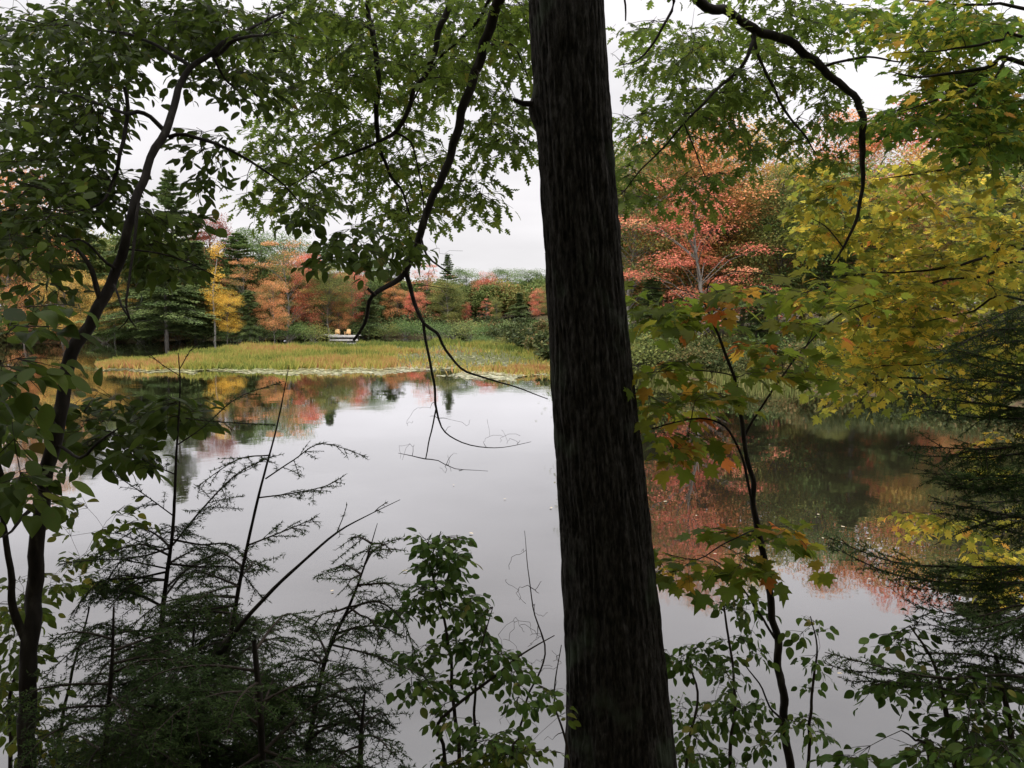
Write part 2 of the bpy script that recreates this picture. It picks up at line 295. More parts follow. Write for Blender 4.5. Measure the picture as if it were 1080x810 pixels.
for k in range(85000):
    u = rng.random(); t = rng.random(); p = marsh_pt(u, t*.97); x = 104+496*u
    nz = mnoise.noise(Vector((p[0]*.12, p[1]*.12, 3.3))); nz2 = mnoise.noise(Vector((p[0]*.05, p[1]*.16, 9.3)))
    if x > 415 and nz2 < -.03 and t > .2 and rng.random() < .9: continue
    if x > 440 and t > .5 and nz < .05 and rng.random() < .75: continue
    nz3 = mnoise.noise(Vector((p[0]*.8, p[1]*.8, 7)))
    if nz3 < -.12 and rng.random() < .75: continue
    h = .40+.38*nz+.14*rng.random()+.32*nz3+(.25 if rng.random() < .03 else 0)
    if h < .12: continue
    if x < 180: h *= .7
    if x > 420 and t > .3: h *= .65
    h *= 1+.5*mnoise.noise(Vector((p[0]*.5, p[1]*.5, 5)))
    a = np.array([rng.normal()*.38, rng.normal()*.38, 1]); n = np.array([rng.normal(), -1, .1])
    lv.add(np.array([p[0], p[1], 0.0]), a, n, h, np.clip(.38+1.0*nz+.5*nz2+(.34 if x > 400 and t > .55 else 0)-(.22 if t < .25 else 0)+.15*rng.normal(), 0, 1))
v, f = place(BLADE, np.array(lv.p), np.array(lv.a), np.array(lv.n), np.array(lv.s), np.full(len(lv.p), 1.3)/np.array(lv.s)*.9)
n_ = len(lv.p); var = np.stack([np.repeat(rng.random(n_), 3), np.repeat(lv.c, 3), np.repeat(rng.random(n_), 3)], 1)
tag(mesh_obj('marsh_grass', v, [f], M['grass'], var=var), 'yellow green marsh grass covering the low island in the pond', 'marsh grass', kind='stuff')
pad_o = [(math.cos(a)*.5, .5+math.sin(a)*.5) for a in np.linspace(-1.3, 4.3, 9)]
PAD = (np.array([[x, y, 0] for x, y in pad_o]), np.array([list(range(9))]))
lv = Leaves()
for k in range(16000):
    u = rng.random()**1.0; x = 104+496*u
    t = 1.02+rng.normal()*.03 if rng.random() < .75 else rng.uniform(.55, 1.02)
    if t < .93 and x < 400: continue
    p = marsh_pt(u, t)
    if t > 1.09: continue
    nz = mnoise.noise(Vector((p[0]*.2, p[1]*.2, 1.7)))
    if nz < -.15: continue
    a = rng.random()*6.28
    lv.add(np.array([p[0], p[1], .012+.045*(t < 1)+rng.random()*.01]), np.array([math.cos(a), math.sin(a), rng.normal()*.05]), np.array([0, 0, 1.]), rng.uniform(.12, .24), rng.random())
tag(lv.build('lily_pads', PAD, M['pad']), 'pale lily pads floating in a band along the front of the grass island', 'lily pads', kind='stuff')
# reeds along the right shore
lv = Leaves()
for k in range(9000):
    x = rng.choice([rng.normal(715, 22), rng.uniform(590, 900)], p=[.55, .45]); y = np.interp(x, [q[0] for q in SHORE], [q[1] for q in SHORE])+rng.uniform(-3, 1.0)
    p = onwater(x, y); nz = mnoise.noise(Vector((p[0]*.5, p[1]*.5, 0)))
    if nz < 0 and rng.random() < .7: continue
    lv.add(np.array([p[0], p[1], 0.]), np.array([rng.normal()*.2, rng.normal()*.2, 1]), np.array([rng.normal(), -1, .1]), rng.uniform(.35, .8), rng.random())
tag(lv.build('reeds', BLADE, M['reed']), 'thin pale reeds standing in the shallows of the right shore', 'reeds', kind='stuff')

# ------------------------------------------------------------------ prototype trees for the far shore (about 12 m high)
def tree_mesh_maple(seed, H=12, width=3.6, base=.2, ncl=95, per=230, leaf=.15, flat=.45, narrow=False):
    r = np.random.default_rng(seed); tb = Tubes(); lv = Leaves()
    lean = r.normal(size=2)*.35
    zz = np.linspace(0, H*.93, 10); tr = np.stack([lean[0]*(zz/H)**2*2+.15*np.sin(zz*.7+seed), lean[1]*(zz/H)**2*2+.12*np.cos(zz*.8), zz], 1)
    tr[:, :2] -= tr[0, :2]
    tb.add(tr, np.interp(zz, [0, H], [.15, .02]), 7)
    for k in range(ncl):
        h = base+(1-base)*r.random()**.9; prof = max(.12, 1-abs((h-.58)/.47)**2.4)**.5 if h > .58 else max(.25, 1-((.58-h)/.5)**2)**.5
        if narrow: prof *= .9
        a = r.random()*6.283; rad = width*prof*(r.random()**.45)*(1 if r.random() < .85 else 1.2)
        c = np.array([math.cos(a)*rad, math.sin(a)*rad, h*H+.3*r.normal()])
        tx = np.interp(c[2], tr[:, 2], tr[:, 0]); ty = np.interp(c[2], tr[:, 2], tr[:, 1]); c[0] += tx; c[1] += ty
        zb = max(base*H*.7, c[2]-rad*.75); s0 = np.array([np.interp(zb, tr[:, 2], tr[:, 0]), np.interp(zb, tr[:, 2], tr[:, 1]), zb])
        mid = (s0+c)/2+np.array([0, 0, .15*rad])
        tb.add(np.array([s0, mid, c]), [.03, .018, .008], 4)
        cr = (.75+.6*r.random())*(.6 if narrow else 1); n = int(per*(.6+.8*r.random())); cv = r.random()
        # flattened spray, leaves laid in uneven tiers
        q = r.normal(size=(n, 3)); q = q/np.linalg.norm(q, axis=1)[:, None]*(r.random(n)**.4)[:, None]*cr
        q[:, 2] *= flat; q[:, 2] -= .12*np.hypot(q[:, 0], q[:, 1])
        for s in q:
            lv.add(c+s*1.25, np.array([s[0]+r.normal()*.3, s[1]+r.normal()*.3, -.25+r.normal()*.3]), np.array([r.normal()*.55, r.normal()*.55, 1]), leaf*(.7+.6*r.random()), min(1, max(0, cv+.1*r.normal())))
    return tb, lv
def tree_mesh_conifer(seed, H=12, width=2.6, pine=True):
    r = np.random.default_rng(seed); tb = Tubes(); lv = Leaves()
    tb.add([(0, 0, 0), (.05, 0, H*.5), (0, 0, H)], [.17, .10, .015], 7)
    z = H*(.12 if not pine else .25)
    while z < H*.985:
        t = (z/H); nb = 6 if pine else 7
        Lb = width*((1-t)**(.5 if not pine else .6))*(.8+.35*math.sin(t*9+seed*2))*(1.0 if t > .3 or not pine else .75)
        for k in range(nb):
            a = r.random()*6.283; Lk = Lb*(.35+.85*r.random())*(1.1+.25*math.sin(z*2.3+seed))+.12
            dz = (.18 if pine else -.22)*Lk; cv = r.random()
            e_ = np.array([math.cos(a)*Lk, math.sin(a)*Lk, z+dz]); s0 = np.array([0, 0, z]); midp = (s0+e_)/2+np.array([0, 0, (-.04 if pine else .1)*Lk])
            tb.add([s0, midp, e_], [.03, .018, .006], 3)
            n = int(45+150*Lk/width)
            for q in range(n):
                u = .18+.82*r.random()**.7; p = (s0*(1-u)**2+2*u*(1-u)*midp+e_*u*u)
                sp = .30*Lk*(1-u*.55)+.06; side = r.normal()*.55
                p = p+np.array([-math.sin(a), math.cos(a), 0])*side*sp+np.array([0, 0, r.normal()*.05+(.05 if pine else -.06*abs(side))])
                d = np.array([math.cos(a)+r.normal()*.5-math.sin(a)*side, math.sin(a)+r.normal()*.5+math.cos(a)*side, (.35 if pine else -.25)+r.normal()*.25])
                lv.add(p, d, np.array([r.normal()*.4, r.normal()*.4, 1]), .20*(.7+.6*r.random()), min(1, max(0, cv+.1*r.normal())))
        z += (.50 if pine else .30)*(1.15-.6*t)
    return tb, lv
def tree_mesh_shrub(seed, H=1.6, width=1.5, n=2600, leaf=.10):
    r = np.random.default_rng(seed); tb = Tubes(); lv = Leaves(); cs = []
    for k in range(16):
        a = r.random()*6.283; rad = width*r.random()**.5; c = np.array([math.cos(a)*rad, math.sin(a)*rad, H*(.3+.6*r.random()*(1-.5*rad/width))]); cs.append(c)
        tb.add([(0.1*math.cos(a), .1*math.sin(a), 0), c*.55+np.array([0, 0, .1]), c], [.02, .014, .006], 4)
    for k in range(n):
        ci = r.integers(16); s = r.normal(size=3)*np.array([.34, .34, .24])
        p = cs[ci]+s; p[2] = max(.03, p[2])
        lv.add(p, s+r.normal(size=3)*.2, np.array([r.normal()*.6, r.normal()*.6, 1]), leaf*(.7+.6*r.random()), (ci*.137) % 1)
    return tb, lv
PROTO = {}
def proto(key, pair, H):
    tb, lv = pair
    t = tb.build('trunk', M['farbark']); c = lv.build('crown', DIAMOND, M['green'])
    for o in (t, c): sc.collection.objects.unlink(o)
    PROTO[key] = (t.data, c.data, H)
for k in range(4): proto('maple%d' % k, tree_mesh_maple(20+k), 12)
proto('tall0', tree_mesh_maple(31, width=3.2, base=.24, ncl=125, per=240, leaf=.13), 12); proto('tall1', tree_mesh_maple(32, width=3.2, base=.22, ncl=125, per=240, leaf=.13), 12)
proto('layer0', tree_mesh_maple(33, width=4.0, base=.2, ncl=52, per=230, leaf=.13, flat=.30), 12)
proto('narrow0', tree_mesh_maple(35, width=1.15, base=.18, ncl=40, per=110, leaf=.14, narrow=True), 12)
proto('pine0', tree_mesh_conifer(41, pine=True), 12); proto('pine1', tree_mesh_conifer(42, pine=True, width=2.2), 12)
proto('hem0', tree_mesh_conifer(43, pine=False, width=3.3), 12); proto('hem1', tree_mesh_conifer(44, pine=False, width=3.9), 12)
for k in range(3): proto('shrub%d' % k, tree_mesh_shrub(50+k), 1.6)
RG = 'trees on the near right shore'
def far_plant(name, key, mat, x, D, top, wf, label, cat, group, bark='farbark'):
    """x, top: column of the stem and row of the tip in the 1080x810 photograph; D metres away"""
    P = at(x, top, D); gz = float(terrain(P[0], P[1])); gz = max(gz, 0)-.05
    tm, cm, H0 = PROTO[key]; H = P[2]-gz; s = H/H0
    root = empty(name, (P[0], P[1], gz), label, cat, group)
    wf *= (1.4 if group == RG and H0 > 3 else 1.15 if key == 'narrow0' or H0 < 3 or mat in ('orange', 'pink', 'red', 'crimson', 'gold') else 1.35); root.scale = (s*wf, s*wf, s); root.rotation_euler = (0, 0, rng.random()*6.28)
    for nm, me, mt in (('trunk' if H0 > 3 else 'stems', tm, bark), ('crown' if H0 > 3 else 'foliage', cm, mat)):
        o = bpy.data.objects.new(nm, me); sc.collection.objects.link(o); o.parent = root
        if len(o.material_slots) and o.material_slots[0].material != M[mt]:
            o.material_slots[0].link = 'OBJECT'; o.material_slots[0].material = M[mt]
    return root
LG = 'trees along the far left shore'; MG = 'trees at the far end of the pond'; RG = 'trees on the near right shore'
FAR = [
 # left shore
 ('maple_tree', 'maple0', 'orange', 2, 98, 178, .9, 'orange maple at the left edge of the photo, glimpsed behind dark leaves', LG),
 ('maple_tree', 'maple1', 'olive', 40, 100, 232, 1., 'olive green tree at far left, left of the curved dark sapling', LG),
 ('pine_tree', 'pine0', 'pine', 78, 104, 205, 1., 'green pine on the far left shore, just left of the curved sapling', LG),
 ('maple_tree', 'maple2', 'gold', 62, 94, 288, 1.1, 'low golden tree by the water at far left', LG),
 ('maple_tree', 'maple3', 'gold', 118, 95, 290, 1., 'low yellowish tree beside the curved sapling, at the water', LG),
 ('maple_tree', 'maple0', 'orange', 22, 94, 300, 1., 'low orange tree at the water near the left edge', LG),
 ('hemlock_tree', 'hem1', 'hem', 142, 96, 240, 1., 'dark hemlock on the far shore right of the curved sapling', LG),
 ('pine_tree', 'pine1', 'pine', 178, 110, 176, .9, 'tallest white pine whose bare tiered tip stands above the left shore', LG),
 ('hemlock_tree', 'hem0', 'hem', 172, 93, 262, 1.25, 'broad dark hemlock at the water behind the tip of the bare sapling', LG),
 ('hemlock_tree', 'hem0', 'pine', 203, 99, 252, 1.1, 'mid green hemlock left of the slim yellow birch', LG),
 ('maple_tree', 'maple1', 'crimson', 221, 110, 230, .62, 'dark crimson maple top rising behind the slim yellow birch', LG),
 ('birch_tree', 'narrow0', 'yellow', 223, 96, 256, .8, 'slim bright yellow birch at the water on the left shore', LG),
 ('maple_tree', 'maple2', 'yellow', 238, 96.5, 308, .7, 'low yellow tree just right of the slim birch', LG),
 ('pine_tree', 'pine0', 'green', 250, 106, 244, 1., 'light green pine right of the crimson treetop', LG),
 ('maple_tree', 'layer0', 'orange', 256, 100, 278, .7, 'green and orange maple between the yellow birch and the orange maple', LG),
 ('hemlock_tree', 'hem1', 'hem', 262, 98, 305, .85, 'low dark hemlock at the water right of the yellow birch', LG),
 ('maple_tree', 'maple3', 'green', 272, 112, 243, .9, 'green tree behind the orange maples of the left shore', LG),
 ('maple_tree', 'layer0', 'orange', 301, 104, 259, .95, 'large orange maple in the middle of the left shore', LG),
 ('maple_tree', 'maple0', 'pink', 326, 108, 268, .6, 'coral maple at the right of the large orange maple', LG),
 ('maple_tree', 'maple1', 'orange', 288, 98.5, 296, .75, 'low orange maple in front of the large orange maple', LG),
 ('hemlock_tree', 'hem0', 'hem', 320, 110, 304, .8, 'low dark hemlock at the water below the coral maple', LG),
 ('maple_tree', 'maple2', 'green', 308, 118, 250, 1., 'green treetop above the large orange maple', LG),
 ('pine_tree', 'pine1', 'hem', 344, 122, 255, 1., 'dark pine rising between the two groups of orange trees', LG),
 ('maple_tree', 'tall0', 'olive', 346, 108, 280, .9, 'olive tree with pale leaning trunks left of the dock', LG),
 # far end
 ('maple_tree', 'maple3', 'red', 371, 114, 283, .8, 'round red maple behind the dock', MG),
 ('maple_tree', 'maple1', 'orange', 357, 109, 306, .7, 'small orange maple beneath the red maple by the dock', MG),
 ('hemlock_tree', 'hem1', 'hem', 388, 112, 312, 1.2, 'low dark hemlock right of the dock', MG),
 ('maple_tree', 'maple0', 'green', 393, 126, 273, 1., 'green tree behind the gap right of the round red maple', MG),
 ('pine_tree', 'pine0', 'hem', 412, 124, 281, 1.2, 'dark pine left of the fork of the hanging branch', MG),
 ('maple_tree', 'maple2', 'orange', 420, 121, 300, .8, 'orange tree below the fork of the hanging branch', MG),
 ('maple_tree', 'layer0', 'pink', 449, 128, 281, .95, 'coral maple just right of the fork of the hanging branch', MG),
 ('maple_tree', 'maple1', 'pink', 438, 119, 308, .8, 'low coral tree in front of the coral maple by the branch', MG),
 ('pine_tree', 'pine1', 'pine', 472, 126, 267, .8, 'thin pine poking above the treeline at the far end', MG),
 ('maple_tree', 'maple3', 'olive', 470, 121, 296, .95, 'olive tree at the far end, below the thin pine', MG),
 ('maple_tree', 'maple0', 'green', 490, 138, 284, 1., 'green tree left of the red pair at the far end', MG),
 ('maple_tree', 'maple2', 'red', 509, 132, 289, .75, 'tall red maple in the middle of the far end', MG),
 ('maple_tree', 'maple1', 'crimson', 527, 130, 300, .8, 'deep crimson maple right of the tall red maple', MG),
 ('maple_tree', 'layer0', 'pink', 513, 123, 316, .7, 'low coral maple in front of the tall red maple', MG),
 ('maple_tree', 'maple3', 'red', 492, 122, 319, .6, 'low red maple left of the low coral maple', MG),
 ('maple_tree', 'maple0', 'green', 533, 150, 284, 1.1, 'green treetop above the crimson maple', MG),
 ('maple_tree', 'maple2', 'olive', 524, 121, 314, .55, 'small olive tree between the coral and crimson maples', MG),
 ('maple_tree', 'maple1', 'green', 556, 144, 285, 1.1, 'green tree left of the big trunk at the far end', MG),
 ('hemlock_tree', 'hem0', 'hem', 548, 126, 308, 1.1, 'dark hemlock right of the crimson maple', MG),
 ('maple_tree', 'maple3', 'pink', 568, 116, 304, .7, 'coral tree against the left edge of the big trunk', MG),
 ('maple_tree', 'maple2', 'olive', 584, 112, 300, 1., 'olive tree half behind the left edge of the big trunk', MG),
 ('maple_tree', 'maple0', 'green', 600, 124, 280, 1.1, 'green tree hidden behind the middle of the big trunk', MG),
 # right shore
 ('pine_tree', 'pine0', 'pine', 640, 66, 168, 1., 'pine half behind the right edge of the big trunk', RG),
 ('maple_tree', 'tall0', 'olive', 668, 60, 158, .8, 'thin olive tree beside the right edge of the big trunk', RG),
 ('maple_tree', 'tall1', 'olive', 704, 70, 165, 1., 'olive tree behind the left side of the coral maple', RG),
 ('maple_tree', 'layer0', 'pink', 736, 51, 196, .98, 'large coral maple with tiered boughs on the right shore', RG),
 ('maple_tree', 'tall1', 'orange', 741, 60, 134, .8, 'tall orange maple above the large coral maple', RG),
 ('maple_tree', 'maple1', 'orange', 706, 64, 150, .7, 'orange treetop left of the tall orange maple, above the coral boughs', RG),
 ('maple_tree', 'tall0', 'gold', 784, 62, 138, .8, 'tall golden maple right of the tall orange maple', RG),
 ('hemlock_tree', 'hem1', 'hem', 800, 50, 300, 1.2, 'dark hemlock at the water below the large coral maple', RG),
 ('hemlock_tree', 'hem0', 'hem', 688, 52, 290, 1., 'dark hemlock at the water left below the coral maple', RG),
 ('maple_tree', 'tall1', 'olive', 826, 58, 186, .8, 'olive tree right of the large coral maple', RG),
 ('maple_tree', 'maple1', 'pink', 850, 68, 176, .6, 'thin coral tree between the olive trees of the right shore', RG),
 ('maple_tree', 'tall0', 'green', 874, 57, 172, .85, 'green tree behind the end of the right hanging limb', RG),
 ('pine_tree', 'pine1', 'hem', 908, 53, 215, 1.3, 'dark pine behind the yellow maple leaves', RG),
 ('maple_tree', 'tall1', 'orange', 914, 66, 128, .7, 'orange treetop seen behind the crook of the right limb', RG),
 ('maple_tree', 'maple3', 'pink', 978, 64, 112, .7, 'coral treetop glimpsed high behind the yellow maple', RG),
 ('hemlock_tree', 'hem1', 'hem', 955, 47, 290, 1.2, 'dark hemlock at the water behind the yellow maple', RG),
 ('maple_tree', 'tall0', 'gold', 1010, 54, 150, .9, 'golden tree behind the upper right yellow leaves', RG),
 ('pine_tree', 'pine0', 'hem', 1062, 48, 120, 1.1, 'tall dark pine behind the branches at the right edge', RG),
 ('maple_tree', 'maple0', 'olive', 1100, 44, 180, 1., 'olive tree at the right edge of the right shore', RG),
 ('maple_tree', 'maple2', 'orange', 1020, 43, 330, .9, 'low orange tree at the water near the right edge', RG),
 ('maple_tree', 'maple3', 'olive', 880, 48, 330, .9, 'low olive tree at the water behind the yellow leaves', RG),
]
for nm, key, mt, x, D, top, wf, lab, g in FAR:
    far_plant(nm, key, mt, x, D, top, wf, lab, nm.split('_')[0]+' tree', g, 'paper' if nm == 'birch_tree' or lab.startswith('thin olive') else 'farbark')
SH = 'shrubs along the waterline'
SHR = [(-20, 97, 346, 'russet', 'russet shrub at the left edge of the far shore'), (30, 96, 343, 'olive', 'olive shrub on the far left shore below the low orange tree'),
 (75, 95, 345, 'russet', 'russet shrub left of the curved sapling on the far shore'), (110, 95, 342, 'green', 'green shrub behind the curved sapling on the far shore'),
 (150, 96, 344, 'hem', 'dark shrub at the water under the dark hemlocks'), (188, 98, 342, 'russet', 'russet brushy shrub under the mid green hemlock'),
 (212, 99, 343, 'hem', 'dark shrub at the foot of the slim yellow birch'), (245, 98, 342, 'green', 'green shrub right of the birch at the water'),
 (275, 99, 340, 'hem', 'dark green shrub under the low orange maple'), (305, 101, 338, 'green', 'green shrub under the large orange maple'),
 (330, 102, 340, 'olive', 'olive shrub left of the dock'), (350, 116, 340, 'russet', 'rusty red shrub directly behind the two dock chairs'),
 (380, 112, 334, 'hem', 'dark green round shrub just right of the dock'), (405, 112, 340, 'olive', 'olive shrub between the dock and the hanging branch'),
 (428, 112, 336, 'green', 'green shrub left of the hanging branch foot'), (455, 110, 336, 'green', 'grey green shrub at the far end, right of the branch'),
 (478, 106, 337, 'hem', 'dark green round shrub in the middle of the far end'), (500, 100, 338, 'olive', 'olive shrub below the low coral maple'),
 (520, 96, 338, 'green', 'green shrub below the crimson maple'), (545, 94, 337, 'hem', 'dark green shrub near the left of the big trunk'),
 (570, 90, 336, 'green', 'green shrub touching the left edge of the big trunk'), (505, 88, 352, 'green', 'low green shrub in the marsh right of the hanging branch'),
 (530, 84, 354, 'olive', 'low olive shrub at the back of the marsh'), (553, 82, 355, 'lime', 'bright lime shrub at the back of the marsh near the trunk'),
 (572, 80, 357, 'lime', 'second lime shrub, right against the big trunk'), (581, 62, 366, 'pink', 'small coral shrub at the marsh edge beside the big trunk'),
 (655, 49, 340, 'olive', 'olive shrub on the right shore beside the big trunk'), (680, 48, 352, 'olive', 'pale olive shrub at the water right of the big trunk'),
 (705, 50, 345, 'green', 'green shrub below the coral maple, left side'), (735, 50, 352, 'olive', 'pale shrub below the middle of the coral maple'),
 (770, 48, 358, 'hem', 'dark shrub below the right side of the coral maple'), (810, 47, 352, 'green', 'green shrub at the foot of the dark right hemlock'),
 (850, 46, 360, 'olive', 'olive shrub behind the turning sapling leaves'), (900, 44, 365, 'hem', 'dark shrub behind the lowest yellow leaves'),
 (950, 43, 368, 'green', 'green shrub at the water behind the yellow maple'), (1000, 42, 372, 'hem', 'dark shrub at the water near the right edge'),
 (1060, 40, 370, 'olive', 'olive shrub at the right edge of the right shore')]
for k, (x, D, top, mt, lab) in enumerate(SHR):
    hs_ = far_plant('shrub', 'shrub%d' % (k % 3), mt, x, D, top, 1.0, lab, 'shrub', SH)
# far-off wood filling behind the rows: one mass
def wood(name, spots, label, mats, kk=2600, lo=.54, ls=(.25, .5)):
    # numpy merge of low detail trees
    V = []; F = []; VR = []; n = 0; r = np.random.default_rng(5)
    tv = []; 
    for (x, y, H, W, cv) in spots:
        z0 = float(terrain(x, y)); k = kk
        q = r.normal(size=(k, 3)); q = q/np.linalg.norm(q, axis=1)[:, None]*(r.random(k)**.33)[:, None]
        lump = .75+.35*np.sin(q[:, 0]*7+x)*np.cos(q[:, 1]*6+y)*np.sin(q[:, 2]*8)
        p = q*lump[:, None]*np.array([W, W, H*(1-lo)]); p += np.array([x, y, z0+H*lo])
        v, f = place(DIAMOND, p, r.normal(size=(k, 3)), np.stack([r.normal(size=k)*.6, r.normal(size=k)*.6, np.ones(k)], 1), r.uniform(*ls, k))
        V.append(v); F.append(f+n); n += len(v)
        VR.append(np.stack([np.repeat(r.random(k), 4), np.repeat(np.clip(cv+.15*r.normal(size=k), 0, 1), 4), np.repeat(r.random(k), 4)], 1))
    return tag(mesh_obj(name, np.concatenate(V), F, mats, var=np.concatenate(VR)), label, 'woods', kind='stuff')
sp_ = []
for k in range(300):
    x = rng.uniform(-250, 700); D = rng.uniform(126, 185) if x > 330 else rng.uniform(110, 150)
    P = at(x, 300, D); H = (8.5 if x > 340 else 14)*rng.uniform(.8, 1.1)
    topy = np.interp(x, [-150, 200, 240, 340, 480, 660], [225, 240, 262, 280, 292, 285])+rng.uniform(0, 10)
    H = at(x, topy, D)[2]-float(terrain(P[0], P[1])); sp_.append((P[0], P[1], max(4, H), rng.uniform(3.2, 5), rng.random()*.8))
wood('distant_woods', sp_, 'mixed green woods massed behind the far shore trees', M['woodmix'], 4600, .54, (.28, .5))
sp_ = []
for k in range(210):
    x = rng.uniform(630, 1500); D = rng.uniform(66, 100); P = at(x, 300, D)
    topy = np.interp(x, [640, 700, 850, 1100, 1400], [185, 180, 150, 125, 110])+rng.uniform(0, 70)
    H = at(x, topy, D)[2]-float(terrain(P[0], P[1])); sp_.append((P[0], P[1], H, rng.uniform(2.2, 3.6), rng.random()))
wood('shore_woods', sp_, 'olive woods massed behind the right shore trees', M['woodmix'], 2800, .52)
sp_ = []; sq_ = []
for k in range(1000):
    th = rng.uniform(-.85, 1.0); rs_ = float(np.interp(th, sa, sr))+(rng.uniform(1.0, 7) if k % 2 else rng.uniform(2.5, 40 if th < .05 else 18))
    x, y = math.sin(th)*rs_, math.cos(th)*rs_
    (sp_ if th < .1 else sq_).append((x, y, rng.uniform(1.2, 4.2) if th < -.1 else rng.uniform(.8, 2.2), rng.uniform(1.0, 2.2), rng.random()))
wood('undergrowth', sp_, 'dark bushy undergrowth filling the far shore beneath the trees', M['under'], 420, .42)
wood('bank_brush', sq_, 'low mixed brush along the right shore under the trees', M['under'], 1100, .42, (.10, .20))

# ------------------------------------------------------------------ dock with two chairs
def box(lo, hi):
    x0, y0, z0 = lo; x1, y1, z1 = hi
    v = [(x0, y0, z0), (x1, y0, z0), (x1, y1, z0), (x0, y1, z0), (x0, y0, z1), (x1, y0, z1), (x1, y1, z1), (x0, y1, z1)]
    return np.array(v, float), np.array([[0, 3, 2, 1], [4, 5, 6, 7], [0, 1, 5, 4], [1, 2, 6, 5], [2, 3, 7, 6], [3, 0, 4, 7]])
def boxes(name, lst, mat, parent, bev=.01):
    V = []; F = []; n = 0
    for lo, hi in lst:
        v, f = box(lo, hi); V.append(v); F.append(f+n); n += 8
    o = mesh_obj(name, np.concatenate(V), F, mat, parent)
    md = o.modifiers.new('bevel', 'BEVEL'); md.width = bev; md.segments = 2
    return o
dk = at(364, 350, 104); dock = empty('dock', (dk[0], dk[1], 0), 'small pale wooden dock with two chairs on the far shore', 'dock')
boxes('deck', [((-1.9+k*.27, -1.2, .50), (-1.9+k*.27+.25, 1.2, .56)) for k in range(14)], M['palewood'], dock)
boxes('edge_board', [((-1.9, -1.26, .34), (1.87, -1.205, .54))], M['palewood'], dock)
boxes('float', [((-1.8, -1.1, -.1), (1.8, -.95, .12))], M['palewood'], dock)
for sx in (-1.6, -.5, .6, 1.6):
    tb = Tubes(); tb.add([(sx, -1.0, -1), (sx, -1.0, .49)], .07, 8); tb.build('post', M['darkwood'], dock)
boxes('gangway', [((-3.6, 2.0, .50), (-1.4, 3.2, .58)), ((-2.6, 1.205, .49), (-1.5, 1.99, .55))], M['palewood'], dock)
for cx, lab in ((-.95, 'left of the two slatted cedar armchairs on the dock'), (.35, 'right of the two slatted cedar armchairs on the dock')):
    ch = empty('deck_chair', (dk[0]+cx, dk[1]-.1, .56), lab, 'chair', 'cedar chairs on the dock')
    ch.rotation_euler = (0, 0, R(12 if cx < 0 else -10)); ch.scale = (.85, .85, .78)
    boxes('seat', [((-.28, -.35+k*.13, .34-k*.02), (.28, -.24+k*.13, .37-k*.02)) for k in range(5)], M['cedar'], ch)
    bk = boxes('backrest', [((-.30+k*.12, -.02, 0), (-.20+k*.12, .01, .78+.05*math.sin(k*.8))) for k in range(5)], M['cedar'], ch); bk.location = (0, .26, .22); bk.rotation_euler = (R(-18), 0, 0)
    for s in (-1, 1):
        boxes('armrest', [((s*.36-.07, -.45, .55), (s*.36+.07, .35, .58))], M['cedar'], ch)
        boxes('leg', [((s*.33-.03, -.40, 0), (s*.33+.03, -.32, .545))], M['cedar'], ch); boxes('leg', [((s*.33-.03, .22, 0), (s*.33+.03, .29, .545))], M['cedar'], ch)

# floating leaves on open water
for (x, y, s) in [(495, 563, 1.5), (415, 580, 1.2), (430, 603, 1.4), (580, 536, 1.3), (531, 527, 1.), (349, 625, 1), (478, 512, .9), (700, 530, 1.5), (720, 512, 1), (812, 470, 1), (863, 543, 1.3), (891, 557, 1.4), (868, 569, 1.2), (914, 569, 1.2), (855, 600, 1.2), (915, 612, 1), (958, 468, 1), (883, 712, 1), (752, 585, 1), (735, 545, 1), (400, 655, 1), (330, 700, 1)]:
    p = onwater(x, y); a = rng.random()*6.28; v, f = place(OVATE, np.array([[0, 0, 0.]]), np.array([[math.cos(a), math.sin(a), .05]]), np.array([[0, 0, 1.]]), np.array([.06*s]))
    v[:, 2] = v[:, 2]*.4+.022
    o = mesh_obj('floating_leaf', v, [f], M['floatleaf']); o.location = (p[0], p[1], 0); tag(o, 'small pale fallen leaf floating on the still pond', 'leaf', 'fallen leaves floating on the pond')

